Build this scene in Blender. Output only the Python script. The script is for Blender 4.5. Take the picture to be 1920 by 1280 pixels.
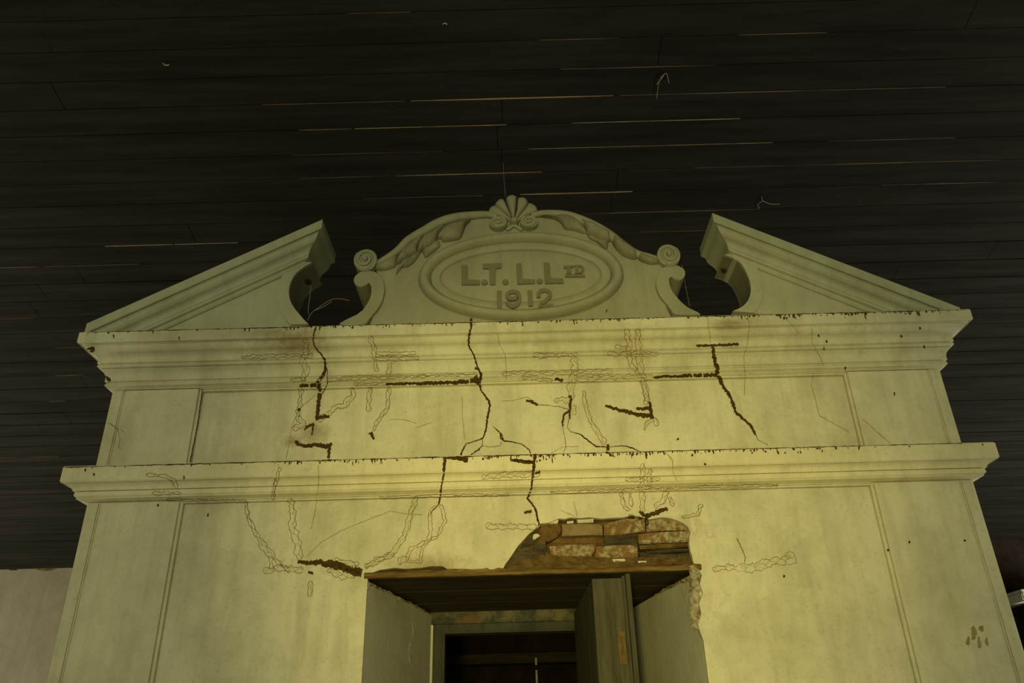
import bpy, bmesh, math, random
from mathutils import Vector, Matrix
from mathutils.bvhtree import BVHTree
from mathutils.geometry import tessellate_polygon
random.seed(7)
S = bpy.context.scene
for o in list(bpy.data.objects): bpy.data.objects.remove(o)

# ------------------------------------------------------------------ camera
F = 1493.0; PITCH = math.radians(27.5); ROLL = math.radians(1.5)
CAM = Vector((-0.06, -3.3, 1.6))
fw = Vector((0, math.cos(PITCH), math.sin(PITCH)))
rt0 = Vector((1, 0, 0)); up0 = rt0.cross(fw)
rt = rt0 * math.cos(ROLL) - up0 * math.sin(ROLL); up = rt.cross(fw)
cd = bpy.data.cameras.new('camera'); cd.sensor_width = 36; cd.lens = 36 * F / 1920; cd.clip_end = 100
cam = bpy.data.objects.new('camera', cd); S.collection.objects.link(cam)
m = Matrix((rt, up, -fw)).transposed().to_4x4(); m.translation = CAM
cam.matrix_world = m; S.camera = cam

# ------------------------------------------------------------------ world, lamps, exposure
w = bpy.data.worlds.new('world'); S.world = w; w.use_nodes = True
w.node_tree.nodes['Background'].inputs[0].default_value = (1.0, 0.99, 0.58, 1)
w.node_tree.nodes['Background'].inputs[1].default_value = 0.20
def spot(name, loc, aim, energy, color, size, blend, rad):
    l = bpy.data.lights.new(name, 'SPOT'); l.energy = energy; l.color = color; l.spot_size = math.radians(size)
    l.spot_blend = blend; l.shadow_soft_size = rad
    o = bpy.data.objects.new(name, l); S.collection.objects.link(o); o.location = loc
    o.rotation_euler = (Vector(aim) - Vector(loc)).to_track_quat('-Z', 'Y').to_euler(); return o
spot('work_lamp', (-0.25, -3.9, 1.42), (0.23, 0, 2.48), 375, (1.0, 0.80, 0.21), 48, 1.0, 0.10)
def fill_light(name, loc, aim, energy, color, sx, sy):     # unseen rectangular area light, added as fill
    l = bpy.data.lights.new(name, 'AREA'); l.shape = 'RECTANGLE'; l.size = sx; l.size_y = sy; l.energy = energy; l.color = color
    o = bpy.data.objects.new(name, l); S.collection.objects.link(o); o.location = loc
    o.rotation_euler = (Vector(aim) - Vector(loc)).to_track_quat('-Z', 'Y').to_euler(); return o
fill_light('front_opening_daylight', (-1.0, -10.0, 1.1), (-1.0, 0, 2.0), 250, (1.0, 0.97, 0.57), 7.0, 2.0)  # added fill from behind the camera, lifts the front more than the ceiling
fill_light('side_opening_daylight', (-6.8, 2.0, 1.0), (-4.6, 2.1, 4.0), 175, (1.0, 0.97, 0.74), 3.0, 1.4)  # added pair of fills, aimed up to brighten the ceiling sides
fill_light('side_opening_daylight', (6.8, 1.8, 1.0), (4.6, 1.8, 4.0), 215, (0.98, 1.0, 0.86), 3.0, 1.4)
S.view_settings.view_transform = 'Standard'; S.view_settings.look = 'None'
S.view_settings.gamma = 1; S.view_settings.use_curve_mapping = False; S.view_settings.exposure = 0.0

# ------------------------------------------------------------------ measuring helpers
def ray(x, y): return (fw * F + rt * (x - 960) + up * (640 - y)).normalized()
def at(x, y, Y):
    d = ray(x, y); return CAM + d * ((Y - CAM.y) / d.y)
def xz(x, y, Y):
    p = at(x, y, Y); return (p.x, p.z)
def Z(zid, pts):                      # close-up readings -> photo pixels
    ox, oy, s = zid; return [(ox + p[0] / s, oy + p[1] / s) for p in pts]
ZA = (510, 395, 5.82); ZB = (1300, 385, 5.953); ZC = (1210, 440, 8.0); ZD = (700, 390, 8.727); ZE = (1000, 390, 8.0)
ZF = (850, 470, 7.385); ZH = (940, 950, 4.8); Z7 = (640, 440, 7.114); Z8 = (880, 350, 10.667)
Z4 = (520, 580, 4.266); Z5 = (940, 580, 3.84); Z6 = (440, 840, 3.692); Z9 = (900, 840, 3.2); ZL = (0, 560, 3.2); ZR = (1480, 560, 3.2)

# ------------------------------------------------------------------ materials
def newmat(name):
    mt = bpy.data.materials.new(name); mt.use_nodes = True
    nt = mt.node_tree; b = nt.nodes['Principled BSDF']; return mt, nt, b
def nd(nt, t, **kw):
    n = nt.nodes.new(t)
    for k, v in kw.items():
        if k in n.inputs: n.inputs[k].default_value = v
        else: setattr(n, k, v)
    return n
def ramp(nt, a, b, ca, cb):
    r = nt.nodes.new('ShaderNodeValToRGB'); e = r.color_ramp.elements
    e[0].position = a; e[0].color = (*ca, 1) if len(ca) == 3 else ca
    e[1].position = b; e[1].color = (*cb, 1) if len(cb) == 3 else cb
    return r
def noise(nt, vec, scale, detail=5, rough=0.6, sc=(1, 1, 1), dist=0):
    mp = nd(nt, 'ShaderNodeMapping'); mp.inputs['Scale'].default_value = sc
    nt.links.new(vec, mp.inputs['Vector'])
    n = nd(nt, 'ShaderNodeTexNoise'); n.inputs['Scale'].default_value = scale; n.inputs['Detail'].default_value = detail
    n.inputs['Roughness'].default_value = rough; n.inputs['Distortion'].default_value = dist
    nt.links.new(mp.outputs[0], n.inputs['Vector']); return n.outputs['Fac']
def mix(nt, fac, a, b, mode='MIX'):
    n = nt.nodes.new('ShaderNodeMix'); n.data_type = 'RGBA'; n.blend_type = mode
    for s, v in ((n.inputs[0], fac), (n.inputs[6], a), (n.inputs[7], b)):
        if hasattr(v, 'links'): nt.links.new(v, s)
        elif isinstance(v, tuple): s.default_value = (*v, 1)
        else: s.default_value = v
    return n.outputs[2]
def geo(nt): return nt.nodes.new('ShaderNodeNewGeometry').outputs['Position']
def bump(nt, b, h, st, dist=0.01):
    n = nd(nt, 'ShaderNodeBump'); n.inputs['Strength'].default_value = st; n.inputs['Distance'].default_value = dist
    nt.links.new(h, n.inputs['Height']); nt.links.new(n.outputs[0], b.inputs['Normal'])
def plaster(name, base, dirt, amt=0.68, fine=0.4, stains=()):
    mt, nt, b = newmat(name); p = geo(nt)
    n1 = noise(nt, p, 2.6, 9, 0.70); r1 = ramp(nt, 0.42, 0.68, (0, 0, 0), (1, 1, 1)); nt.links.new(n1, r1.inputs[0])
    n2 = noise(nt, p, 6.0, 8, 0.72, (2.2, 1, 0.28)); r2 = ramp(nt, 0.46, 0.70, (0, 0, 0), (1, 1, 1)); nt.links.new(n2, r2.inputs[0])
    n3 = noise(nt, p, 60, 4, 0.7); r3 = ramp(nt, 0.55, 0.8, (0, 0, 0), (1, 1, 1)); nt.links.new(n3, r3.inputs[0])
    n4 = noise(nt, p, 9, 8, 0.7, (1, 1, 1), 1.2); r4 = ramp(nt, 0.60, 0.72, (0, 0, 0), (1, 1, 1)); nt.links.new(n4, r4.inputs[0])
    light = tuple(min(1, c * 1.07) for c in base)
    def sc(v, k):
        q = nd(nt, 'ShaderNodeMath', operation='MULTIPLY'); nt.links.new(v, q.inputs[0]); q.inputs[1].default_value = k; return q.outputs[0]
    c = mix(nt, sc(r1.outputs[0], amt), base, dirt)
    c = mix(nt, sc(r2.outputs[0], amt * 0.7), c, dirt)
    c = mix(nt, sc(r4.outputs[0], 0.35), c, light)
    dk = tuple(c_ * 0.55 for c_ in dirt)
    c = mix(nt, sc(r3.outputs[0], fine), c, dk)
    for (cx, cy, cz), (rx, rz), col, k in stains:      # water and rust stains at their own places
        mp = nd(nt, 'ShaderNodeMapping'); mp.vector_type = 'POINT'
        mp.inputs['Location'].default_value = (-cx / rx, 0, -cz / rz); mp.inputs['Scale'].default_value = (1 / rx, 0, 1 / rz); nt.links.new(p, mp.inputs['Vector'])
        ln = nd(nt, 'ShaderNodeVectorMath', operation='LENGTH'); nt.links.new(mp.outputs[0], ln.inputs[0])
        ns = noise(nt, p, 16, 9, 0.8, (1, 1, .8), 1.5); ns_ = nd(nt, 'ShaderNodeMath', operation='MULTIPLY'); nt.links.new(ns, ns_.inputs[0]); ns_.inputs[1].default_value = 2.0; ns = ns_.outputs[0]; ad = nd(nt, 'ShaderNodeMath', operation='ADD'); nt.links.new(ln.outputs['Value'], ad.inputs[0]); nt.links.new(ns, ad.inputs[1])
        dv = nd(nt, 'ShaderNodeMath', operation='DIVIDE'); nt.links.new(ad.outputs[0], dv.inputs[0]); dv.inputs[1].default_value = 4.0
        rr_ = ramp(nt, 0.30, 0.50, (1, 1, 1), (0, 0, 0)); nt.links.new(dv.outputs[0], rr_.inputs[0])
        c = mix(nt, sc(rr_.outputs[0], k), c, col)
    nt.links.new(c, b.inputs['Base Color']); b.inputs['Roughness'].default_value = 0.88
    b.inputs['Specular IOR Level'].default_value = 0.2
    h = noise(nt, p, 26, 8, 0.7); bump(nt, b, h, 0.35, 0.008); return mt
def rough_mat(name, c1, c2, scale=20, lo=0.4, hi=0.65, rough=0.9, sc=(1, 1, 1), bs=0.6, c3=None, spec=0.15):
    mt, nt, b = newmat(name); p = geo(nt)
    n1 = noise(nt, p, scale, 7, 0.68, sc); r = ramp(nt, lo, hi, c1, c2); nt.links.new(n1, r.inputs[0]); c = r.outputs[0]
    if c3:
        n2 = noise(nt, p, scale * 0.35, 5, 0.6, sc); r2 = ramp(nt, 0.5, 0.62, (0, 0, 0), (1, 1, 1)); nt.links.new(n2, r2.inputs[0]); c = mix(nt, r2.outputs[0], c, c3)
    nt.links.new(c, b.inputs['Base Color']); b.inputs['Roughness'].default_value = rough; b.inputs['Specular IOR Level'].default_value = spec
    if bs: bump(nt, b, noise(nt, p, scale * 1.6, 8, 0.7, sc), bs, 0.01)
    return mt
M = {}
M['wall'] = plaster('painted_plaster', (0.62, 0.60, 0.44), (0.36, 0.34, 0.22), stains=[((-0.95, 0, 2.90), (0.09, 0.06), (0.24, 0.16, 0.06), .55), ((-0.42, 0, 2.30), (0.20, 0.06), (0.24, 0.15, 0.05), .6), ((-1.05, 0, 2.86), (0.05, 0.04), (0.16, 0.10, 0.03), .6), ((0.5, 0, 2.42), (0.35, 0.06), (0.30, 0.21, 0.09), .3)])
M['corn'] = plaster('cornice_plaster', (0.60, 0.59, 0.43), (0.33, 0.31, 0.19), 0.62, stains=[((-1.03, 0, 3.29), (0.16, 0.07), (0.20, 0.125, 0.035), .65), ((-1.2, 0, 3.33), (0.20, 0.05), (0.20, 0.15, 0.06), .5), ((0.93, 0, 3.31), (0.10, 0.03), (0.22, 0.13, 0.04), .6), ((0.50, 0, 3.22), (0.10, 0.12), (0.28, 0.20, 0.08), .4), ((-0.7, 0, 3.14), (0.3, 0.02), (0.30, 0.18, 0.06), .4)])
M['cornl'] = plaster('lower_cornice_plaster', (0.70, 0.665, 0.46), (0.40, 0.36, 0.21), 0.5)
M['ped'] = plaster('pediment_plaster', (0.30, 0.308, 0.218), (0.20, 0.20, 0.13), 0.6, 0.25)  # darker base colour stands in for the weaker light above the cornice
M['wing'] = plaster('pediment_wing_plaster', (0.43, 0.445, 0.32), (0.27, 0.27, 0.17), 0.6, 0.25)  # same dimming put into the colour, less strong than on the crest
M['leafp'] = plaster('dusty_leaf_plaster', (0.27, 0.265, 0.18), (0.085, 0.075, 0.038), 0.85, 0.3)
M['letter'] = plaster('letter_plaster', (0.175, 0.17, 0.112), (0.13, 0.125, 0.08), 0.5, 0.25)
M['back'] = plaster('back_wall_plaster', (0.255, 0.222, 0.155), (0.165, 0.132, 0.08), 0.6)
M['jamb'] = plaster('grey_jamb_paint', (0.58, 0.59, 0.475), (0.40, 0.40, 0.30), 0.6)
M['peel'] = plaster('bare_peeling_plaster', (0.62, 0.60, 0.48), (0.34, 0.30, 0.20), 0.6)
M['mud'] = rough_mat('dried_mud', (0.055, 0.032, 0.006), (0.10, 0.058, 0.012), 60)
M['crack'] = rough_mat('crack_dark', (0.035, 0.022, 0.005), (0.075, 0.045, 0.01), 60, bs=0)
M['track'] = rough_mat('track_stain', (0.15, 0.10, 0.03), (0.26, 0.19, 0.07), 30, bs=0)
M['hair'] = rough_mat('hairline_stain', (0.20, 0.16, 0.06), (0.30, 0.25, 0.11), 30, bs=0)
M['brick'] = rough_mat('weathered_brick', (0.165, 0.095, 0.030), (0.37, 0.335, 0.225), 60, 0.42, 0.58, c3=(0.20, 0.115, 0.036))
M['brick2'] = rough_mat('orange_brick', (0.105, 0.058, 0.016), (0.185, 0.115, 0.042), 30, 0.4, 0.65)
M['brick3'] = rough_mat('buff_brick', (0.20, 0.14, 0.07), (0.28, 0.215, 0.12), 26, 0.35, 0.7)
M['mortar'] = rough_mat('earth_mortar', (0.085, 0.050, 0.014), (0.18, 0.118, 0.040), 24)
M['slate'] = rough_mat('dark_broken_stone', (0.035, 0.03, 0.02), (0.11, 0.085, 0.05), 18, sc=(0.4, 1, 2.5))
M['lintel'] = rough_mat('stained_lintel', (0.10, 0.058, 0.014), (0.27, 0.19, 0.075), 14, 0.4, 0.7, sc=(0.3, 1, 3))
M['soffit'] = rough_mat('dark_soffit_wood', (0.030, 0.024, 0.012), (0.062, 0.050, 0.028), 9, sc=(0.25, 2, 2))
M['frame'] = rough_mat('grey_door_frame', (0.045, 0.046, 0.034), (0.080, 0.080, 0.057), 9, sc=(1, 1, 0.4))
M['leaf'] = rough_mat('weathered_door_wood', (0.050, 0.046, 0.026), (0.098, 0.093, 0.058), 7, sc=(3, 3, 0.35), bs=0.35)
M['slot'] = rough_mat('brown_lock_plate', (0.12, 0.08, 0.026), (0.19, 0.14, 0.052), 20)
M['head'] = rough_mat('painted_stone_head', (0.05, 0.055, 0.038), (0.14, 0.125, 0.065), 12, 0.45, 0.6, c3=(0.14, 0.09, 0.035))
M['broken'] = rough_mat('broken_plaster_edge', (0.15, 0.10, 0.04), (0.42, 0.39, 0.29), 34, 0.38, 0.6)
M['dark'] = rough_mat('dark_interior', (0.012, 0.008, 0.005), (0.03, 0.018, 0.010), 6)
M['board'] = rough_mat('tarred_ceiling_board', (0.0155, 0.014, 0.0113), (0.027, 0.0242, 0.0195), 5, sc=(0.18, 2.5, 2.5), bs=0.3, spec=0.03, rough=0.9)
M['tongue'] = rough_mat('raw_wood_tongue', (0.13, 0.085, 0.045), (0.40, 0.30, 0.18), 3, 0.35, 0.65, bs=0)  # pale colour for the slivers of light between ceiling boards
M['web'] = rough_mat('dusty_cobweb', (0.26, 0.22, 0.15), (0.38, 0.33, 0.24), 30, bs=0)
M['floor'] = rough_mat('dusty_floor', (0.20, 0.18, 0.13), (0.28, 0.25, 0.18), 4)
M['tongue2'] = rough_mat('dull_wood_tongue', (0.045, 0.036, 0.024), (0.14, 0.105, 0.065), 3, 0.35, 0.65, bs=0)
M['pale'] = plaster('fresh_plaster_patch', (0.65, 0.63, 0.47), (0.42, 0.40, 0.27), 0.6)
M['stainbrown'] = rough_mat('brown_smear', (0.22, 0.16, 0.05), (0.34, 0.28, 0.13), 30, bs=0)

# ------------------------------------------------------------------ object helpers
SURF = []                                # (verts, faces, root, material group) for laying cracks on
def wloc(o):
    v = Vector((0, 0, 0))
    while o: v += o.location; o = o.parent
    return v
def obj(name, verts, faces, mat, parent=None, smooth=False, surf=None, kind=None, label=None):
    me = bpy.data.meshes.new(name)
    off = wloc(parent) if parent else Vector((0, 0, 0))
    me.from_pydata([tuple(Vector(v) - off) for v in verts], [], faces); me.update()
    if mat: me.materials.append(M[mat])
    if smooth:
        for p in me.polygons: p.use_smooth = True
    o = bpy.data.objects.new(name, me); S.collection.objects.link(o)
    if parent: o.parent = parent
    if surf is not None: SURF.append(([tuple(v) for v in verts], [tuple(f) for f in faces], surf))
    if kind: o['kind'] = kind
    if label: o['label'] = label
    return o
def tag(o, label, cat=None, group=None, kind=None):
    o['label'] = label
    if cat: o['category'] = cat
    if group: o['group'] = group
    if kind: o['kind'] = kind
    return o
def thing(name, loc, label, cat=None, group=None, kind=None):
    o = bpy.data.objects.new(name, None); S.collection.objects.link(o); o.location = loc; o.empty_display_size = 0.1
    return tag(o, label, cat, group, kind)
def from_bm(name, bm, mat, parent=None, smooth=False, surf=None, **kw):
    bmesh.ops.recalc_face_normals(bm, faces=bm.faces)
    bm.verts.index_update()
    v = [tuple(x.co) for x in bm.verts]; f = [[y.index for y in x.verts] for x in bm.faces]
    bm.free(); return obj(name, v, f, mat, parent, smooth, surf, **kw)
def box_bm(a, b, bev=0.0):
    bm = bmesh.new(); bmesh.ops.create_cube(bm, size=1)
    for v in bm.verts:
        v.co = Vector([a[i] + (v.co[i] + 0.5) * (b[i] - a[i]) for i in range(3)])
    if bev: bmesh.ops.bevel(bm, geom=bm.edges[:], offset=bev, segments=2, affect='EDGES', clamp_overlap=True)
    return bm
def box(name, a, b, mat, parent=None, bev=0.0, **kw): return from_bm(name, box_bm(a, b, bev), mat, parent, **kw)
def area2(p): return sum(p[i][0] * p[(i + 1) % len(p)][1] - p[(i + 1) % len(p)][0] * p[i][1] for i in range(len(p)))
def prism_bm(pts, yf, yb, bev=0.0, seg=2, holes=()):
    """solid with outline pts in X-Z, front at yf and back at yb; bevelled front rim"""
    bm = bmesh.new()
    pts = list(pts)
    if area2(pts) < 0: pts.reverse()
    if not holes:
        vs = [bm.verts.new((p[0], yf, p[1])) for p in pts]; vb = [bm.verts.new((p[0], yb, p[1])) for p in pts]
        ff = bm.faces.new(vs); bm.faces.new(vb[::-1]); n = len(vs)
        for i in range(n): bm.faces.new((vs[i], vb[i], vb[(i + 1) % n], vs[(i + 1) % n]))
        if bev:
            bmesh.ops.bevel(bm, geom=list(ff.edges), offset=bev, segments=seg, affect='EDGES', clamp_overlap=True)
    else:
        loops = [pts] + [list(h) for h in holes]
        flat = [p for l in loops for p in l]
        tr = tessellate_polygon([[Vector((p[0], p[1], 0)) for p in l] for l in loops])
        vs = [bm.verts.new((p[0], yf, p[1])) for p in flat]; vb = [bm.verts.new((p[0], yb, p[1])) for p in flat]
        for t in tr:
            bm.faces.new([vs[i] for i in t]); bm.faces.new([vb[i] for i in reversed(t)])
        k = 0
        for l in loops:
            n = len(l)
            for i in range(n):
                a, b2 = k + i, k + (i + 1) % n
                bm.faces.new((vs[a], vb[a], vb[b2], vs[b2]))
            k += n
    return bm
def prism(name, pts, yf, yb, mat, parent=None, bev=0.0, seg=2, holes=(), **kw):
    return from_bm(name, prism_bm(pts, yf, yb, bev, seg, holes), mat, parent, **kw)
def smoothpoly(pts, n=4, closed=True):
    out = []; L = len(pts)
    rng = range(L) if closed else range(L - 1)
    for i in rng:
        g = lambda k: pts[k % L] if closed else pts[max(0, min(L - 1, k))]
        p0, p1, p2, p3 = g(i - 1), g(i), g(i + 1), g(i + 2)
        for k in range(n):
            t = k / n
            out.append(tuple(0.5 * ((2 * p1[j]) + (-p0[j] + p2[j]) * t + (2 * p0[j] - 5 * p1[j] + 4 * p2[j] - p3[j]) * t * t + (-p0[j] + 3 * p1[j] - 3 * p2[j] + p3[j]) * t ** 3) for j in range(len(p1))))
    if not closed: out.append(tuple(pts[-1]))
    return out
def pillow(name, pts, y0, h, mat, parent, n=3, ybase=None, ridge=0.0, **kw):
    """a swelling cushion of relief over outline pts (X-Z), rising h out of the plane y0"""
    p = smoothpoly(pts, n) if n > 1 else list(pts)
    if area2(p) < 0: p.reverse()
    cx = sum(a for a, b in p) / len(p); cz = sum(b for a, b in p) / len(p)
    rings = [(1.0, -0.25), (1.0, 0.12), (0.96, 0.42), (0.86, 0.68), (0.68, 0.87), (0.42, 0.97), (0.18, 1.0)]
    v = []; f = []; L = len(p)
    for r, hh in rings:
        for a, b in p: v.append((cx + (a - cx) * r, y0 - h * hh, cz + (b - cz) * r))
    if ybase is not None:
        for i in range(L): v[i] = (v[i][0], ybase, v[i][2])
    v.append((cx, y0 - h * 1.0, cz))
    for k in range(len(rings) - 1):
        for i in range(L):
            j = (i + 1) % L; f.append((k * L + i, k * L + j, (k + 1) * L + j, (k + 1) * L + i))
    k = (len(rings) - 1) * L
    for i in range(L): f.append((k + i, k + (i + 1) % L, len(v) - 1))
    f.append(tuple(reversed(range(L))))
    return obj(name, v, f, mat, parent, True, **kw)
def tube(name, path, r, mat, parent=None, n=8, flat=1.0, **kw):
    """tube along 3-D path; r a number or list; flat squashes it along Y"""
    v = []; f = []; L = len(path)
    rr = r if isinstance(r, (list, tuple)) else [r] * L
    for i in range(L):
        a = Vector(path[max(0, i - 1)]); b = Vector(path[min(L - 1, i + 1)]); t = (b - a).normalized()
        u = t.cross(Vector((0, 1, 0)))
        u = u.normalized() if u.length > 1e-4 else Vector((1, 0, 0))
        q = u.cross(t).normalized()
        for k in range(n):
            an = 2 * math.pi * k / n
            v.append(Vector(path[i]) + u * math.cos(an) * rr[i] + q * math.sin(an) * rr[i] * flat)
    for i in range(L - 1):
        for k in range(n):
            j = (k + 1) % n; f.append((i * n + k, i * n + j, (i + 1) * n + j, (i + 1) * n + k))
    f.append(tuple(range(n))[::-1]); f.append(tuple((L - 1) * n + k for k in range(n)))
    return obj(name, v, f, mat, parent, True, **kw)
def curve_pts(pts, n=6):
    return smoothpoly(pts, n, closed=False)

# ================================================================== SETTING
# ------------------------------------------------------------------ floor
tag(box('floor', (-9, -11, -0.1), (9, 6, 0.0), 'floor'), 'dusty floor in front of the strongroom, out of the picture', kind='structure')

# ------------------------------------------------------------------ ceiling of dark boards, sloping down to the back
SL = math.radians(11.47); BW = 0.16; HC = BW * 10 / 0.4522
cn = Vector((0, math.sin(SL), math.cos(SL))); cdir = Vector((0, math.cos(SL), -math.sin(SL)))
foot = CAM + cn * HC
def ceil_at(x, y):
    d = ray(x, y); return CAM + d * (HC / d.dot(cn))
def s_of(p): return (p - foot).dot(cdir)
S0 = 0.5407 * HC                          # slope distance of the joint seen near the top of the picture
ceiling = thing('ceiling', (0, 0, 4.54), 'sloping dark ceiling of long tarred boards above the pediment', kind='structure')
bme = bpy.data.meshes.new('ceiling_board')
bb = box_bm((-0.5, -0.5, 0), (0.5, 0.5, 1)); bb.to_mesh(bme); bb.free(); bme.materials.append(M['board'])
joints = {3: [-0.02], 6: [0.62], 1: [0.76], 5: [-0.03], 4: [-0.05], 7: [0.60], 8: [-1.9], 9: [1.2]}
lastN = 38
for n in range(-6, lastN):
    s = S0 + n * BW
    cut = [-9.0] + sorted(joints.get(n, [random.uniform(-4, -1.5), random.uniform(1.5, 4)])) + [9.0]
    for a, b in zip(cut[:-1], cut[1:]):
        o = bpy.data.objects.new('ceiling_board', bme); S.collection.objects.link(o)
        cpos = foot + cdir * (s + BW / 2) + Vector(((a + b) / 2, 0, 0)) + cn * random.uniform(0, 0.004)
        tilt = random.uniform(0.0, 0.035) if n > 8 else random.uniform(-0.006, 0.014)
        R = Matrix(((1, 0, 0), (0, math.cos(SL), math.sin(SL)), (0, -math.sin(SL), math.cos(SL)))).to_4x4()
        R = R @ Matrix.Rotation(tilt, 4, 'X')
        T = Matrix.Translation(cpos - ceiling.location) @ R @ Matrix.Diagonal((b - a - 0.003, BW - 0.003, 0.022, 1))
        o.parent = ceiling; o.matrix_local = T
# backing that closes the gaps between boards
o = box('roof_deck', (-9, 0, 0), (9, 1, 0.02), 'dark', None)
o.data.transform(Matrix(((1, 0, 0, 0), (0, math.cos(SL) * (BW * (lastN + 6)), math.sin(SL), 0), (0, -math.sin(SL) * (BW * (lastN + 6)), math.cos(SL), 0), (0, 0, 0, 1))))
o.data.transform(Matrix.Translation(foot + cdir * (S0 - 6 * BW) + cn * 0.035 - ceiling.location)); o.parent = ceiling
# pale strips coloured as slivers of light at the joints: (x0, x1, y near the middle of the run)
for x0, x1, y in [(650, 770, 23), (1010, 1160, 77), (1380, 1545, 80), (1050, 1340, 133), (490, 760, 192), (770, 1150, 186), (1160, 1760, 190),
                  (560, 660, 241), (664, 950, 237), (1072, 1385, 235), (1560, 1800, 240), (545, 830, 285), (990, 1445, 281), (1530, 1890, 285),
                  (560, 730, 330), (740, 1016, 325), (1300, 1550, 325), (1660, 1880, 326), (680, 905, 367), (975, 1185, 365),
                  (190, 320, 449), (322, 443, 447), (1090, 1420, 403), (0, 80, 515), (90, 270, 514), (0, 62, 598), (92, 150, 692), (90, 122, 752),
                  (0, 120, 866), (100, 152, 648), (1200, 1370, 443)]:
    p = ceil_at((x0 + x1) / 2, y); n = round((s_of(p) - S0) / BW); s = S0 + n * BW
    xa = ceil_at(x0, y).x; xb = ceil_at(x1, y).x
    pts = []; k = 10
    wd = 0.0009 + 0.0012 * random.random()
    va = []; fa = []
    for i in range(k + 1):
        X = xa + (xb - xa) * i / k; t = math.sin(math.pi * i / k) ** 0.4 * wd + 0.0006
        for sg, dz in ((-1, -0.001), (1, -0.001), (1, 0.012), (-1, 0.012)):
            va.append(foot + cdir * (s + sg * t) + cn * dz + Vector((X, 0, 0)) - Vector((foot.x, 0, 0)))
    for i in range(k):
        for j in range(4): fa.append((i * 4 + j, i * 4 + (j + 1) % 4, i * 4 + 4 + (j + 1) % 4, i * 4 + 4 + j))
    fa += [(0, 3, 2, 1), (k * 4, k * 4 + 1, k * 4 + 2, k * 4 + 3)]
    obj('board_tongue', va, fa, 'tongue' if (y in (186, 237, 281, 325, 365, 449, 447, 235) and x0 < 1200) else 'tongue2', ceiling)

# ------------------------------------------------------------------ walls behind
YB = (foot + cdir * (S0 + lastN * BW)).y; zb = (foot + cdir * (S0 + lastN * BW)).z
pl = xz(-60, 1063, YB); zt = xz(60, 1062, YB)[1]
wb = thing('wall_back', (-4.5, YB, 0), 'pale back wall meeting the ceiling left of the strongroom', kind='structure')
xs = [-9 + 0.25 * i for i in range(29)]
def topz(X): return zt - 0.012 * math.sin(X * 3.1) - (0.05 if -4.9 < X < -4.35 else 0) * math.sin(max(0, min(1, (X + 4.9) / 0.55)) * math.pi)
prism('wall_face', [(-9, 0), (-2, 0)] + [(x, topz(x)) for x in reversed(xs)], YB, YB + 0.25, 'back', wb)
box('wall_plate', (-9, YB + 0.02, zt - 0.08), (-2, YB + 0.22, zt + 0.2), 'soffit', wb)
prism('broken_patch', [xz(62, 1064, YB - .004), xz(110, 1064, YB - .004), xz(100, 1068, YB - .004), xz(85, 1070, YB - .004), xz(70, 1068, YB - .004)], YB - 0.006, YB + 0.02, 'mortar', wb)
prism('wall_hole', [xz(15, 1067, YB), xz(33, 1064, YB), xz(32, 1069, YB), xz(20, 1069, YB)], YB - 0.004, YB + 0.02, 'crack', wb)
wr = thing('wall_right', (5.0, YB, 0), 'dark timber wall under the ceiling right of the strongroom', kind='structure')
zc = xz(1880, 1048, YB)[1]
box('wall_plate', (2, YB - 0.12, zc - 0.32), (9, YB + 0.1, zc + 0.4), 'dark', wr, 0.01)
for i in range(14):
    z1 = zc - 0.33 - i * 0.23
    box('wall_board', (2, YB, max(0, z1 - 0.222)), (9, YB + 0.03, z1), 'board', wr, 0.004)
box('wall_backing', (2, YB + 0.032, 0), (9, YB + 0.06, zc), 'dark', wr)
a = xz(1913, 1110, 4.6); b = xz(1930, 1126, 4.6)
pp = thing('timber_post', (a[0] + 0.3, 4.8, 0), 'dark timber post with a pale capital at the right picture edge', 'post')
box('shaft', (a[0] + 0.12, 4.66, 0), (a[0] + 0.52, 4.98, a[1] - 0.07), 'board', pp, 0.01)
box('capital', (a[0], 4.58, a[1] - 0.08), (a[0] + 0.62, 5.02, a[1]), 'peel', pp, 0.012)
box('abacus', (a[0] + 0.015, 4.6, a[1]), (a[0] + 0.6, 5.0, a[1] + 0.03), 'peel', pp, 0.006)

# ================================================================== STRONGROOM FRONT
XW = 1.888
wf = thing('wall_front', (0, 0.3, 0), 'cream plastered strongroom front with pilasters, cracked frieze and broken doorway', kind='structure')
XL, XR = -1.479, 1.450            # inner edges of the pilasters
for sgn, xi in ((-1, XL), (1, XR)):
    for z0, z1, nm in ((0, 2.604, 'pilaster'), (2.70, 3.13, 'frieze_block')):
        e = sgn * XW; g = sgn * (XW - 0.056)
        # face with a softened inner edge, then the narrow corner strip behind a fine joint
        x0, x1 = sorted((g, xi))
        prism(nm, [(x0, z0), (x1, z0), (x1, z1), (x0, z1)], 0.0, 0.10, 'wall', wf, 0.013, surf=wf)
        x0, x1 = sorted((e, g))
        prism('corner_strip', [(x0, z0), (x1, z0), (x1, z1), (x0, z1)], 0.003, 0.9, 'wall', wf, 0.006, surf=wf)
# frieze panel and its rails
prism('frieze_panel', [(XL - .02, 2.70), (XR + .02, 2.70), (XR + .02, 3.13), (XL - .02, 3.13)], 0.030, 0.09, 'wall', wf, surf=wf)
box('panel_rail', (XL - .01, 0.0, 3.108), (XR + .01, 0.08, 3.135), 'wall', wf, 0.008, surf=wf)
box('panel_rail', (XL - .01, 0.0, 2.588), (XR + .01, 0.08, 2.62), 'wall', wf, 0.008, surf=wf)
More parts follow.
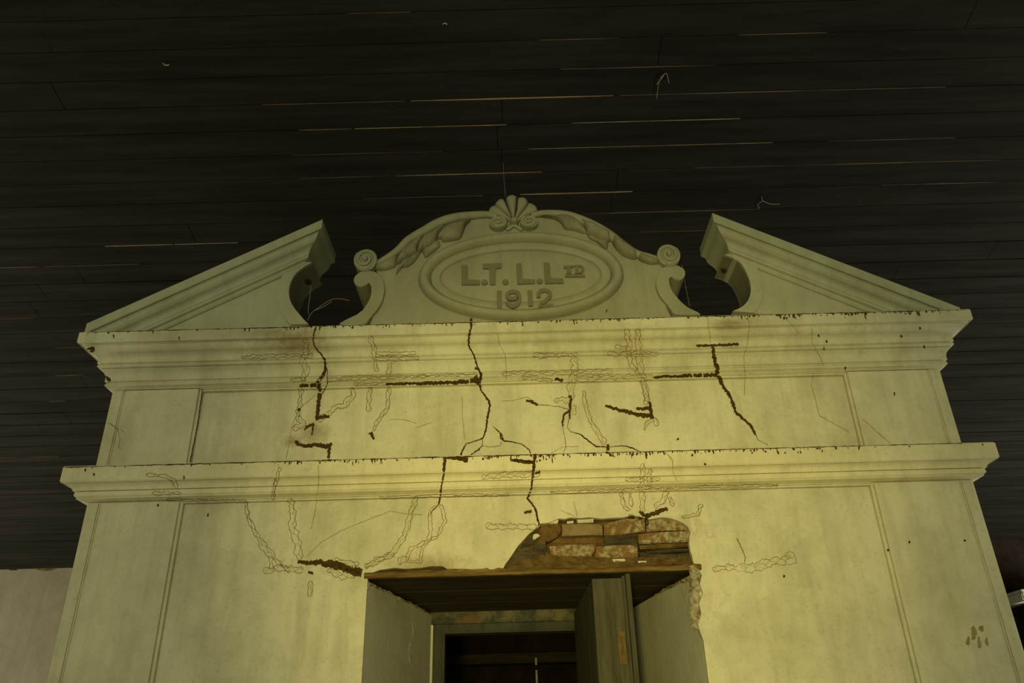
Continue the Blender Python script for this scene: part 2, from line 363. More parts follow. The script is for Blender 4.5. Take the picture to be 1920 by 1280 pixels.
# lower wall panel: plaster skin with the broken-away hole over the door
DXL, DXR, DZ = -0.676, 0.662, 2.262
YP = 0.030
hole = [xz(x, y, YP) for x, y in Z(ZH, [(20, 548), (35, 515), (62, 480), (105, 418), (150, 350), (205, 290), (250, 240), (300, 200), (345, 172), (352, 150), (420, 143), (470, 125), (520, 103), (570, 108), (620, 95),
        (710, 100), (800, 93), (900, 106), (1000, 98), (1100, 94), (1160, 78), (1230, 82), (1330, 112), (1400, 100), (1460, 93), (1520, 100), (1580, 120), (1640, 148), (1678, 178), (1700, 225), (1692, 270), (1690, 330), (1702, 400), (1716, 440), (1730, 505), (1770, 525), (1800, 545), (1780, 570)])]
lz = xz(800, 1066, YP)[1]          # plaster edge above the lintel
edge = [xz(x, y, YP) for x, y in [(680, 1085), (690, 1076), (712, 1068), (740, 1064), (760, 1066), (790, 1064), (808, 1061), (830, 1061), (838, 1066), (870, 1066), (910, 1068), (940, 1066)]]
out = [(XL - .02, 0), (DXL, 0), (DXL, edge[0][1])] + edge[1:] + hole
jr = [xz(x, y, YP) for x, y in [(1316, 1078), (1312, 1095), (1318, 1112), (1311, 1130), (1315, 1150), (1309, 1170), (1313, 1185)]]
out += jr + [(DXR, jr[-1][1] - 0.03), (DXR, 0), (XR + .02, 0), (XR + .02, 2.61), (XL - .02, 2.61)]
prism('wall_panel', out, YP, YP + 0.026, 'wall', wf, surf=wf)
# rough core behind the plaster
def plan_prism(name, plan, z0, z1, mat, parent, **kw):
    bm = bmesh.new(); lo = [bm.verts.new((x, y, z0)) for x, y in plan]; hi = [bm.verts.new((x, y, z1)) for x, y in plan]
    bm.faces.new(lo[::-1]); bm.faces.new(hi); n = len(plan)
    for i in range(n): bm.faces.new((lo[i], lo[(i + 1) % n], hi[(i + 1) % n], hi[i]))
    return from_bm(name, bm, mat, parent, **kw)
plan_prism('masonry_core', [(-1.86, 0.05), (DXL - 0.02, 0.05), (-0.53, 1.0), (-1.86, 1.0)], 0, 2.26, 'mortar', wf)
plan_prism('masonry_core', [(1.86, 0.05), (DXR + 0.02, 0.05), (0.53, 1.0), (1.86, 1.0)], 0, 2.26, 'mortar', wf)
box('masonry_core', (-1.86, 0.125, 2.29), (1.86, 1.0, 3.33), 'mortar', wf)
box('masonry_core', (-1.86, 0.05, 2.26), (-0.70, 0.2, 2.6), 'mortar', wf)
box('masonry_core', (0.76, 0.05, 2.26), (1.86, 0.2, 2.6), 'mortar', wf)
# the sides of the block stand a little wider further back
box('side_wall', (-1.945, 0.35, 0), (-1.80, 4.4, 2.36), 'jamb', wf)
box('side_wall', (1.80, 0.25, 0), (1.915, 4.4, 2.50), 'wall', wf, 0.01)
# jambs: grey painted splayed reveals
JB = 0.955
plan_prism('jamb', [(DXL, YP + 0.012), (DXL - 0.03, YP + .02), (-0.535, JB), (-0.505, JB)], 0, 2.250, 'jamb', wf, surf=wf)
plan_prism('jamb', [(DXR, YP + 0.012), (DXR + 0.03, YP + .02), (0.535, JB), (0.505, JB)], 0, 2.250, 'jamb', wf, surf=wf)
# soffit of three wide boards and the lintel edge
for a, b in ((0.045, 0.368), (0.374, 0.688), (0.694, 0.962)):
    box('soffit_board', (-0.70, a, DZ), (0.70, b, DZ + 0.03 + 0.002 * random.random()), 'soffit', wf, 0.003)
for yy in (0.371, 0.691): box('board_tongue', (-0.66 + yy * .17, yy - 0.002, DZ + 0.001), (0.64 - yy * .15, yy + 0.002, DZ + 0.02), 'tongue', wf)
v = []; f = []; k = 60
for i in range(k + 1):
    X = -0.69 + 1.38 * i / k; n1 = random.uniform(-.004, .004); n2 = random.uniform(-.003, .003)
    v += [(X, 0.024 + n1, DZ - 0.004), (X, 0.020 + n2, DZ + 0.010 + n1), (X, 0.032 + n1, DZ + 0.024 + n2), (X, 0.12, DZ + 0.024), (X, 0.05, DZ - 0.004)]
for i in range(k):
    for j in range(5): f.append((i * 5 + j, i * 5 + (j + 1) % 5, i * 5 + 5 + (j + 1) % 5, i * 5 + 5 + j))
f += [(4, 3, 2, 1, 0), tuple(k * 5 + j for j in range(5))]
obj('lintel_edge', v, f, 'lintel', wf, surf=wf)
# exposed bricks
def brick(pts, yf, mat, dep=0.10):
    q = [xz(x, y, yf) for x, y in Z(ZH, pts)]
    bm = prism_bm(q, yf + .010, yf + dep + .010, 0.006, 2)
    bmesh.ops.triangulate(bm, faces=[x for x in bm.faces if len(x.verts) > 4])
    for vv in bm.verts: vv.co.y += random.uniform(-.0015, .0015)
    return from_bm('brick', bm, mat, wf, surf=wf)
brick([(548, 152), (720, 148), (895, 146), (912, 165), (915, 245), (730, 250), (548, 256)], 0.052, 'brick3')
brick([(928, 150), (1100, 100), (1292, 90), (1300, 216), (1225, 222), (1100, 240), (926, 248)], 0.050, 'brick')
brick([(1312, 90), (1460, 70), (1620, 90), (1720, 170), (1720, 200), (1500, 206), (1312, 214)], 0.048, 'brick')
brick([(340, 130), (440, 110), (520, 120), (538, 180), (530, 225), (508, 262), (430, 302), (345, 296)], 0.056, 'brick2')
brick([(1238, 238), (1450, 222), (1700, 208), (1730, 240), (1715, 305), (1500, 316), (1242, 324)], 0.046, 'brick')
brick([(436, 345), (640, 338), (842, 334), (852, 350), (838, 400), (812, 436), (640, 440), (470, 442), (440, 420)], 0.048, 'brick')
brick([(858, 350), (1000, 342), (1165, 340), (1230, 350), (1232, 455), (1100, 452), (930, 448), (836, 450), (850, 400)], 0.048, 'brick')
brick([(330, 100), (700, 60), (1100, 50), (1100, 84), (700, 96), (520, 112), (340, 128)], 0.050, 'brick3')
# recessed course (deeper, in its own shadow) and broken stone
brick([(440, 262), (905, 258), (905, 336), (440, 336)], 0.098, 'brick2', 0.05)
brick([(918, 252), (1222, 244), (1222, 340), (918, 340)], 0.108, 'slate', 0.05)
for i, (pts, yf) in enumerate([([(1245, 345), (1450, 332), (1700, 325), (1700, 352), (1450, 372), (1250, 378)], .056), ([(1300, 395), (1500, 378), (1700, 370), (1700, 398), (1480, 412), (1310, 418)], .060),
        ([(1250, 405), (1420, 420), (1560, 412), (1570, 440), (1400, 452), (1245, 450)], .075), ([(1400, 448), (1540, 428), (1700, 405), (1700, 455), (1560, 478), (1410, 470)], .066)]):
    q = [xz(x, y, yf) for x, y in Z(ZH, pts)]
    prism('stone', q, yf, yf + 0.07, 'slate' if i else 'mortar', wf, 0.006, surf=wf)
for pts, yf in [([(130, 395), (270, 380), (400, 410), (410, 432), (250, 440), (100, 480)], .056), ([(90, 450), (220, 430), (300, 436), (290, 470), (70, 505)], .050), ([(290, 330), (400, 335), (410, 400), (280, 372)], .054), ([(190, 330), (300, 260), (330, 300), (270, 345), (170, 372)], .058)]:
    prism('stone', [xz(x, y, yf) for x, y in Z(ZH, pts)], yf, yf + 0.06, 'slate', wf, 0.005, surf=wf)
# bevelled bed of earth mortar sloping out to the lintel
def lump_sheet(name, pts_top, pts_bot, ytop, ybot, mat, nx=46, nz=7, amp=0.006, **kw):
    def lerp(P, t):
        t *= len(P) - 1; i = min(int(t), len(P) - 2); u = t - i
        return (P[i][0] + (P[i + 1][0] - P[i][0]) * u, P[i][1] + (P[i + 1][1] - P[i][1]) * u)
    v = []; f = []
    for j in range(nz + 1):
        for i in range(nx + 1):
            a = lerp(pts_top, i / nx); b = lerp(pts_bot, i / nx); t = j / nz
            x, y = a[0] + (b[0] - a[0]) * t, a[1] + (b[1] - a[1]) * t
            Y = ytop + (ybot - ytop) * t + random.uniform(-amp, amp)
            v.append(at(x, y, Y))
    for j in range(nz):
        for i in range(nx):
            k = j * (nx + 1) + i; f.append((k, k + 1, k + nx + 2, k + nx + 1))
    n0 = len(v)
    v += [p + Vector((0, 0.03, 0)) for p in v[:]]
    f += [tuple(n0 + i for i in reversed(q)) for q in f[:]]
    return obj(name, v, f, mat, wf, True, surf=wf, **kw)
lump_sheet('mortar_bed', Z(ZH, [(20, 515), (160, 440), (300, 400), (430, 425), (800, 440), (1240, 450), (1500, 455), (1740, 430)]), Z(ZH, [(0, 560), (300, 560), (700, 560), (1240, 545), (1500, 540), (1760, 560)]), 0.066, 0.030, 'mortar', 90, 9, 0.008)
lump_sheet('mortar_bed', Z(ZH, [(330, 140), (345, 150)]), Z(ZH, [(10, 545), (430, 440)]), 0.080, 0.066, 'mortar', 30, 26, 0.008)
for pts in ([(1000, 468), (1110, 464), (1118, 486), (1010, 492)], [(1230, 484), (1310, 484), (1300, 500), (1235, 502)], [(590, 128), (650, 122), (650, 142), (595, 146)], [(680, 115), (830, 105), (830, 135), (690, 140)], [(360, 120), (470, 108), (515, 118), (505, 146), (370, 146)], [(290, 245), (325, 238), (350, 255), (300, 290), (282, 285)]):
    prism('plaster_chip', [xz(x, y, .040) for x, y in Z(ZH, pts)], 0.040, 0.062, 'peel', wf, 0.004)
# broken corner of the right jamb, and the flaking left one
def lumpy_column(name, path, rad, mat, n=10, seed=1, flat=0.7):
    rs = random.Random(seed); v = []; f = []
    P = smoothpoly([tuple(p) for p in path], 6, closed=False)
    for p in P:
        for k in range(n):
            an = 2 * math.pi * k / n; r = rad * rs.uniform(0.6, 1.25)
            v.append((p[0] + math.cos(an) * r, p[1] + math.sin(an) * r * flat, p[2] + rs.uniform(-.006, .006)))
    for i in range(len(P) - 1):
        for k in range(n):
            j = (k + 1) % n; f.append((i * n + k, i * n + j, (i + 1) * n + j, (i + 1) * n + k))
    f += [tuple(range(n))[::-1], tuple((len(P) - 1) * n + k for k in range(n))]
    return obj(name, v, f, mat, wf)
lumpy_column('broken_corner', [at(1298, 1062, .03), at(1305, 1085, .04), at(1303, 1110, .045), at(1306, 1140, .05), at(1308, 1178, .05)], 0.022, 'broken', seed=3)
lumpy_column('broken_corner', [at(1306, 1100, .03), at(1300, 1125, .05), at(1302, 1160, .06)], 0.018, 'broken', seed=5)
lumpy_column('broken_corner', [(0.655, 0.07, 2.225), (0.640, 0.16, 2.24), (0.618, 0.30, 2.242), (0.585, 0.50, 2.246)], 0.020, 'broken', seed=8, flat=1.2)
lumpy_column('broken_corner', [(-0.666, 0.08, 2.238), (-0.650, 0.18, 2.242), (-0.628, 0.31, 2.246)], 0.016, 'broken', seed=11, flat=1.2)
lumpy_column('broken_corner', [(-0.606, 0.42, 2.247), (-0.560, 0.66, 2.247), (-0.515, 0.90, 2.247)], 0.012, 'broken', seed=12, flat=1.2)

# ------------------------------------------------------------------ cornices: profile swept along the front and returned at both ends
def sweep_cornice(name, prof, root, mat, yback=0.9, x0=-XW, x1=XW):
    """prof: (projection, z) from the wall foot up to the top back"""
    rows = []
    k = 40
    for p, z in prof:
        row = [(x0 - p, yback, z), (x0 - p, -p, z)]
        row += [(x0 - p + (x1 - x0 + 2 * p) * i / k, -p, z) for i in range(1, k)]
        row += [(x1 + p, -p, z), (x1 + p, yback, z)]
        rows.append(row)
    L = len(rows[0]); v = [q for r in rows for q in r]; f = []
    for j in range(len(rows) - 1):
        for i in range(L - 1): f.append((j * L + i, j * L + i + 1, (j + 1) * L + i + 1, (j + 1) * L + i))
    t = (len(rows) - 1) * L; f.append((t + L - 1, t, t + 1, t + L - 2)) if False else None
    f = [q for q in f if q]
    f.append((t, t + 1, t + L - 2, t + L - 1)); f.append((L - 1, L - 2, 1, 0))
    f.append(tuple(j * L for j in range(len(rows)))[::-1]); f.append(tuple(j * L + L - 1 for j in range(len(rows))))
    return v, f
def arcp(p0, p1, bulge, n=5):
    """quarter-round between two profile points; bulge>0 convex outwards"""
    out = []
    for i in range(1, n):
        t = i / n; x = p0[0] + (p1[0] - p0[0]) * t; z = p0[1] + (p1[1] - p0[1]) * t
        dx, dz = p1[0] - p0[0], p1[1] - p0[1]; k = bulge * math.sin(math.pi * t)
        out.append((x + dz * k, z - dx * k))
    return out
def cornice_part(name, prof, root):
    v, f = sweep_cornice(name, prof, root, 'corn')
    return obj(name, v, f, 'cornl' if root.name == 'lower_cornice' else 'corn', root, surf=root)
uc = thing('upper_cornice', (0, 0.3, 3.12), 'upper moulded cornice carrying the broken pediment', 'cornice')
b0 = (0.012, 3.126); b1 = (0.020, 3.148)
cornice_part('bead', [(-.1, 3.118), (0.004, 3.120), b0] + arcp(b0, b1, 0.45, 6) + [b1, (0.020, 3.151), (-.1, 3.152)], uc)
c0 = (0.028, 3.156); c1 = (0.049, 3.204)
cornice_part('lower_cavetto', [(-.1, 3.150), (0.016, 3.150), (0.028, 3.153), c0] + arcp(c0, c1, -0.16, 7) + [c1, (0.049, 3.206), (-.1, 3.207)], uc)
b0 = (0.050, 3.208); b1 = (0.054, 3.226)
cornice_part('fillet', [(-.1, 3.205), b0] + arcp(b0, b1, 0.5, 5) + [b1, (0.062, 3.229), (0.062, 3.238), (-.1, 3.239)], uc)
c0 = (0.060, 3.238); c1 = (0.112, 3.296)
cornice_part('cyma', [(-.1, 3.236), c0] + arcp(c0, (0.078, 3.268), -0.16, 5) + [(0.078, 3.268)] + arcp((0.078, 3.268), c1, 0.14, 5) + [c1, (-.1, 3.298)], uc)
cornice_part('fascia', [(-.1, 3.294), (0.112, 3.297), (0.122, 3.302), (0.131, 3.298), (0.135, 3.302), (0.135, 3.351), (0.130, 3.356), (-.1, 3.357)], uc)
lc = thing('lower_cornice', (0, 0.3, 2.6), 'lower moulded cornice running between door panel and cracked frieze', 'cornice')
b0 = (0.030, 2.610); b1 = (0.038, 2.631)
cornice_part('bead', [(-.05, 2.598), (0.004, 2.600), (0.024, 2.605), (0.032, 2.606), b0] + arcp(b0, b1, 0.25, 6) + [b1, (0.038, 2.635), (-.05, 2.636)], lc)
c0 = (0.045, 2.637); c1 = (0.070, 2.664)
cornice_part('cavetto', [(-.05, 2.634), c0] + arcp(c0, c1, -0.14, 7) + [c1, (-.05, 2.666)], lc)
cornice_part('fascia', [(-.05, 2.662), (0.068, 2.665), (0.080, 2.662), (0.086, 2.668), (0.086, 2.729), (0.081, 2.735), (-.05, 2.737)], lc)

# ------------------------------------------------------------------ broken pediment wings
ZT = 3.355
def clip_below(bm, z):
    g = bm.verts[:] + bm.edges[:] + bm.faces[:]
    r = bmesh.ops.bisect_plane(bm, geom=g, plane_co=(0, 0, z), plane_no=(0, 0, 1), clear_inner=True)
    ed = [e for e in r['geom_cut'] if isinstance(e, bmesh.types.BMEdge)]
    try: bmesh.ops.contextual_create(bm, geom=ed)
    except Exception: pass
def wing(s, label, tip, top, inner, outer, corner, foot_px):
    """s = -1 left, +1 right; tip/top: ends of the raking top line (px); inner/outer: scroll band arcs (px)"""
    DEP = 0.20
    A = at(*tip, -.11); B = at(*top, -.11)
    sl = (B.z - A.z) / (B.x - A.x)
    zl = lambda X: A.z + sl * (X - A.x)
    xe = B.x + s * 0.11               # return line before the projection is added (towards the middle)
    root = thing('pediment_wing', ((A.x + B.x) / 2, 0.1, ZT), label, 'pediment', 'broken pediment halves')
    def rake(name, prof):
        sec = list(prof)
        st = []
        st.append([(A.x, -p, zl(A.x) - h) for p, h in sec])
        st.append([(xe - s * p, -p, zl(xe - s * p) - h) for p, h in sec])
        st.append([(xe - s * p, DEP, zl(xe - s * p) - h) for p, h in sec])
        bm = bmesh.new(); V = [[bm.verts.new(q) for q in r] for r in st]; n = len(sec)
        for r in range(2):
            for i in range(n):
                j = (i + 1) % n; bm.faces.new((V[r][i], V[r][j], V[r + 1][j], V[r + 1][i]))
        bm.faces.new(V[0][::-1]); bm.faces.new(V[2])
        bmesh.ops.remove_doubles(bm, verts=bm.verts, dist=1e-5)
        clip_below(bm, ZT)
        return from_bm(name, bm, 'wing', root, surf=root)
    BK = -DEP + 0.0
    rake('raking_fascia', [(BK, 0), (0.106, 0), (0.110, 0.004), (0.110, 0.050), (0.106, 0.054), (0.094, 0.052), (0.088, 0.058), (BK, 0.058)])
    cy = [(0.088, 0.056)] + arcp((0.088, 0.056), (0.070, 0.086), 0.12, 4) + [(0.070, 0.086)] + arcp((0.070, 0.086), (0.040, 0.122), -0.2, 5) + [(0.040, 0.122)]
    rake('raking_cyma', [(BK, 0.056)] + cy + [(BK, 0.124)])
    rake('raking_fillet', [(BK, 0.122), (0.040, 0.124), (0.036, 0.136), (0.022, 0.140), (0.018, 0.150), (0.010, 0.158), (BK, 0.158)])
    YT = 0.0
    inn = [xz(x, y, YT - .012) for x, y in inner]; ou = [xz(x, y, YT - .012) for x, y in outer]
    innS = smoothpoly(inn, 5, False); ouS = smoothpoly(ou, 5, False)
    corner_x = xe
    clampb = lambda P: [(x, max(z, ZT)) for x, z in P]
    # tympanum: from the outer tip along under the rake to the end, then round the circular bite
    tym = [(A.x, ZT), (A.x - s * 0.0, zl(A.x) - 0.13 if zl(A.x) - 0.13 > ZT else ZT + .001)]
    tym += [(corner_x, zl(corner_x) - 0.13)]
    tym += clampb(innS) 
    if abs(tym[0][0] - tym[1][0]) < 1e-6 and abs(tym[0][1] - tym[1][1]) < .002: tym.pop(1)
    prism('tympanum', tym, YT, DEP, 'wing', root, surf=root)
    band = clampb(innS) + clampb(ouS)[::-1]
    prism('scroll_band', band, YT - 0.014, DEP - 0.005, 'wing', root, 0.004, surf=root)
    return root
wl = wing(-1, 'left half of the broken pediment with curved scroll end', (163, 605), (605, 410),
     Z(ZA, [(440, 560), (330, 628), (250, 700), (202, 790), (185, 880), (198, 975), (240, 1055), (292, 1122), (350, 1190), (398, 1235)]),
     Z(ZA, [(300, 560), (170, 625), (110, 720), (68, 860), (60, 960), (90, 1080), (140, 1170), (200, 1245)]), None, None)
wrr = wing(1, 'right half of the broken pediment with curved scroll end', (1799, 575), (1335, 398),
     Z(ZB, [(340, 550), (470, 598), (540, 660), (592, 750), (630, 850), (641, 950), (620, 1040), (570, 1110), (510, 1150), (440, 1180)]),
     Z(ZB, [(480, 530), (590, 562), (672, 640), (740, 760), (776, 880), (776, 990), (742, 1110), (680, 1200)]), None, None)
# wasp-nest stains on the curved soffits
for root, (x, y), yy in ((wl, (576, 528), 0.09), (wrr, (1356, 508), 0.09)):
    pass

# ------------------------------------------------------------------ crest in the middle of the pediment
YC = -0.045; CB = 0.16
cr = thing('pediment_crest', (-0.02, 0.05, ZT), 'scrolled centre crest with shell, leaves and lettered oval plaque', 'crest')
sil = [(690, 612), (716, 560), (719, 535), (712, 515), (703, 505), (708, 490)] + [(740, 471), (766, 447), (795, 430), (824, 414), (853, 405), (882, 401), (912, 399), (940, 402), (963, 402), (990, 400), (1017, 397), (1057, 399), (1087, 408), (1119, 423), (1145, 439), (1167, 456), (1192, 472), (1218, 479), (1240, 482)] + [(1248, 500), (1233, 515), (1231, 540), (1240, 556), (1262, 600)]
silw = [(max(-9, p[0]), max(p[1], ZT - .0)) for p in [xz(x, y, YC) for x, y in sil]]
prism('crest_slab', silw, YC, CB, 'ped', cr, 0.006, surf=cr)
def cscroll(zid, pts):
    q = [xz(x, y, YC - .022) for x, y in Z(zid, pts)]
    q = [(x, max(z, ZT)) for x, z in smoothpoly(q, 3)]
    prism('c_scroll', q, YC - 0.022, CB - .01, 'ped', cr, 0.003, surf=cr)
cscroll(Z7, [(-30, 1195), (120, 1105), (250, 1040), (330, 940), (385, 840), (402, 720), (376, 632), (330, 668), (250, 692), (190, 662), (163, 600), (190, 540), (250, 500), (350, 480), (440, 490), (512, 545), (560, 640), (572, 740), (545, 870), (480, 990), (390, 1090), (290, 1195)])
cscroll(ZC, [(820, 1195), (740, 1140), (640, 1090), (540, 1010), (470, 930), (400, 840), (362, 740), (357, 655), (382, 618), (430, 655), (500, 680), (560, 655), (598, 600), (590, 540), (550, 490), (490, 465), (400, 455), (310, 475), (240, 520), (190, 600), (165, 700), (170, 800), (220, 910), (300, 1010), (370, 1090), (460, 1195)])
def volute(c, rx, rz, yf, turn, name='volute', yb=None, deep=True):
    """round scroll end: drum with a raised spiral on its face"""
    n = 36; rim = [(c[0] + rx * math.cos(2 * math.pi * k / n), c[1] + rz * math.sin(2 * math.pi * k / n)) for k in range(n)]
    d = prism(name, rim, yf, CB - .02 if deep else yf + 0.05, 'ped', cr, 0.005, surf=cr)
    path = []; rad = []
    for i in range(64):
        t = i / 63; a = turn[0] + turn[1] * t * 2 * math.pi * 1.75; k = 0.86 * (1 - t) + 0.10
        path.append((c[0] + rx * k * math.cos(a), yf - 0.002 - 0.010 * t, c[1] + rz * k * math.sin(a))); rad.append((rx + rz) / 2 * (0.17 - 0.05 * t))
    tube('spiral', path, rad, 'ped', d, 8, 0.55)
    pillow('eye', [(c[0] + rx * .2 * math.cos(2 * math.pi * k / 12), c[1] + rz * .2 * math.sin(2 * math.pi * k / 12)) for k in range(12)], yf, 0.018, 'ped', d, 1)
    return d
def wc(x, y, yy): return xz(x, y, yy)
YV = YC - 0.035
c = wc(685, 486, YV); volute(c, 0.056, 0.062, YV, (-1.2, 1))
c = wc(1254, 477, YV); volute(c, 0.055, 0.062, YV, (math.pi + 1.2, -1))
c = wc(934, 417, YV); volute(c, 0.043, 0.035, YV - .004, (1.2, -1), deep=False)
c = wc(992, 415.5, YV); volute(c, 0.043, 0.035, YV - .004, (math.pi - 1.2, 1), deep=False)
# rim moulding along the top edge, from the volutes up to the shell
rimL = [(702, 497), (740, 474), (766, 450), (795, 433), (824, 417), (853, 408), (882, 404), (912, 402), (932, 406)]
rimR = [(1236, 486), (1218, 482), (1192, 475), (1167, 459), (1145, 442), (1119, 426), (1087, 411), (1057, 402), (1017, 400), (996, 405)]
for rm in (rimL, rimR):
    P = curve_pts([tuple(at(x, y, YC - .012)) for x, y in rm], 5)
    tube('rim_moulding', P, [0.014 + 0.010 * math.sin(math.pi * i / (len(P) - 1)) for i in range(len(P))], 'ped', cr, 10, 1.0, surf=cr)
# acanthus leaves
def leaf(zid, pts, h, y0=YC):
    q = [xz(x, y, y0 - h * .5) for x, y in Z(zid, pts)]
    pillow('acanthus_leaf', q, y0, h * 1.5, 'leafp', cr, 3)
leaf(ZD, [(10, 990), (100, 925), (250, 845), (395, 750), (385, 850), (380, 905), (330, 965), (150, 1010)], .022)
leaf(ZD, [(372, 895), (430, 750), (560, 620), (700, 520), (835, 440), (775, 550), (722, 640), (715, 740), (600, 800), (490, 850)], .034)
leaf(ZD, [(430, 920), (490, 855), (600, 800), (700, 760), (790, 670), (762, 745), (665, 880), (560, 955), (440, 975), (370, 1090), (385, 1000)], .016)
leaf(ZD, [(1180, 275), (1000, 385), (850, 440), (770, 550), (722, 640), (726, 735), (800, 680), (900, 645), (1010, 565), (1035, 490), (1075, 400)], .036)
leaf(ZD, [(805, 690), (900, 650), (1020, 565), (1060, 520), (1090, 620), (960, 735), (850, 805), (825, 760)], .018)
leaf(ZD, [(1190, 285), (1400, 215), (1590, 180), (1515, 265), (1460, 400), (1415, 485), (1250, 525), (1120, 530), (1130, 495), (1045, 480), (1085, 395)], .030)
leaf(ZE, [(80, 118), (210, 105), (330, 125), (420, 95), (560, 118), (665, 165), (740, 245), (785, 305), (795, 375), (600, 320), (480, 305), (420, 220), (330, 160), (180, 130)], .026)
leaf(ZE, [(690, 165), (850, 220), (1000, 300), (1160, 378), (1160, 465), (1120, 490), (1000, 485), (880, 418), (805, 375), (790, 300), (745, 225)], .036)
leaf(ZE, [(820, 400), (900, 430), (1000, 490), (1115, 505), (1110, 600), (1050, 590), (950, 510), (850, 460)], .016)
leaf(ZE, [(1182, 400), (1300, 480), (1450, 580), (1555, 658), (1545, 745), (1450, 735), (1330, 685), (1230, 580), (1180, 490)], .032)
leaf(ZE, [(1562, 660), (1700, 728), (1840, 768), (1890, 815), (1780, 835), (1640, 795), (1565, 740)], .024)
# scallop shell
sh = []
for pts, h in (([(840, 640), (700, 490), (520, 355), (440, 360), (385, 430), (372, 505), (520, 535), (700, 610)], .030),
               ([(1000, 640), (1120, 560), (1300, 485), (1362, 432), (1340, 360), (1270, 312), (1190, 292), (1140, 380), (940, 640)], .030),
               ([(850, 635), (770, 560), (525, 350), (540, 280), (600, 228), (660, 226), (700, 270), (785, 450)], .038),
               ([(905, 640), (940, 480), (962, 232), (1000, 197), (1080, 190), (1150, 230), (1174, 300), (1130, 380), (1010, 540)], .038),
               ([(862, 635), (745, 285), (735, 212), (790, 165), (870, 152), (938, 180), (948, 235), (905, 640)], .044)):
    q = [xz(x, y, YC - .03) for x, y in Z(Z8, pts)]
    sh.append(pillow('shell_lobe', q, YC - 0.005, h, 'ped', cr, 3, ybase=CB - .08))
q = [xz(x, y, YC - .03) for x, y in Z(Z8, [(820, 690), (850, 650), (900, 640), (950, 655), (980, 695), (940, 730), (880, 735), (840, 725)])]
pillow('shell_boss', q, YC - .01, .045, 'ped', cr, 3)
P = curve_pts([tuple(at(x, y, YC - .012)) for x, y in Z(Z8, [(740, 855), (800, 830), (850, 790), (895, 775), (945, 795), (1000, 835), (1060, 860)])], 4)
tube('shell_yoke', P, 0.009, 'ped', cr, 8)

# oval plaque
yo = YC - 0.02
L_, R_ = at(786, 528, yo), at(1168, 520, yo); T_ = at(969, 438, yo); B_ = at(982, 597, yo)
ox, oz = (L_.x + R_.x) / 2, (T_.z + B_.z) / 2; oa, ob = (R_.x - L_.x) / 2, (T_.z - B_.z) / 2
def oval_lathe(name, prof, mat, parent, n=96, cap=False, surf=None):
    """prof: (inset from the outer oval, y)"""
    v = []; f = []
    for ins, y in prof:
        for k in range(n):
            an = 2 * math.pi * k / n; v.append((ox + (oa - ins) * math.cos(an), y, oz + (ob - ins * 0.9) * math.sin(an)))
    for j in range(len(prof) - 1):
        for k in range(n):
            q = (k + 1) % n; f.append((j * n + k, j * n + q, (j + 1) * n + q, (j + 1) * n + k))
    if cap: f.append(tuple((len(prof) - 1) * n + k for k in range(n)))
    return obj(name, v, f, mat, parent, True, surf)
# keep the oval above the cornice bed
bottom = oz - ob
if bottom < ZT + 0.004:
    d = (ZT + 0.004 - bottom) / 2; oz += d; ob -= d
pr = [(-0.010, YC + .004), (-0.006, YC - .004)] + [(0.024 - 0.030 * math.cos(t), YC - 0.052 * math.sin(t)) for t in [math.pi * (0.08 + 0.84 * i / 9) for i in range(10)]] + [(0.055, YC - .004)]
ofr = oval_lathe('oval_frame', pr, 'ped', cr, surf=cr)
pr = [(0.053, YC - .003), (0.055, YC - .016), (0.060, YC - .018), (0.096, YC - .020), (0.100, YC - .016), (0.101, YC - .008)]
oval_lathe('oval_flat_ring', pr, 'ped', cr, surf=cr)
pr = [(0.100, YC - .008), (0.104, YC - .012), (0.118, YC - .017), (0.16, YC - .019)]
opl = oval_lathe('oval_plate', pr, 'ped', cr, cap=True, surf=cr)
yl = YC - 0.019
def glyph(pts, hole=None, name='letter'):
    q = [xz(x, y, yl - .01) for x, y in Z(ZF, pts)]
    if hole:
        h = [xz(x, y, yl - .01) for x, y in Z(ZF, hole)]
        return prism(name, q, yl - .011, yl + .004, 'letter', opl, holes=[h])
    return prism(name, q, yl - .011, yl + .004, 'letter', opl, 0.0022, 2)
def dot(x, y, rx, ry): glyph([(x + rx * math.cos(2 * math.pi * k / 18), y + ry * math.sin(2 * math.pi * k / 18)) for k in range(18)], name='full_stop')
def stroke(path, wd, name='numeral'):
    P = smoothpoly(path, 4, False); a = []; b = []
    for i in range(len(P)):
        p = P[max(0, i - 1)]; q = P[min(len(P) - 1, i + 1)]; dx, dy = q[0] - p[0], q[1] - p[1]; l = math.hypot(dx, dy) or 1
        nx, ny = -dy / l * wd / 2, dx / l * wd / 2
        a.append((P[i][0] + nx, P[i][1] + ny)); b.append((P[i][0] - nx, P[i][1] - ny))
    v = []; f = []
    for A_, B_2 in zip(a, b):
        for (x, y), ins in ((A_, 0), (B_2, 0)):
            X, Zz = xz(ZF[0] + x / ZF[2], ZF[1] + y / ZF[2], yl - .01)
            v += [(X, yl + .004, Zz), (X, yl - .011, Zz)]
    n = len(a)
    for i in range(n - 1):
        k = i * 4
        f += [(k + 1, k + 5, k + 7, k + 3), (k, k + 4, k + 5, k + 1), (k + 2, k + 3, k + 7, k + 6), (k, k + 2, k + 6, k + 4)]
    f += [(0, 1, 3, 2), ((n - 1) * 4, (n - 1) * 4 + 2, (n - 1) * 4 + 3, (n - 1) * 4 + 1)]
    obj(name, v, f, 'letter', opl)
glyph([(112, 195), (190, 195), (192, 400), (362, 400), (366, 466), (114, 468)])
glyph([(408, 175), (665, 165), (665, 235), (582, 240), (582, 465), (504, 468), (502, 242), (410, 247)])
glyph([(872, 170), (940, 165), (948, 395), (1128, 390), (1130, 450), (884, 460)])
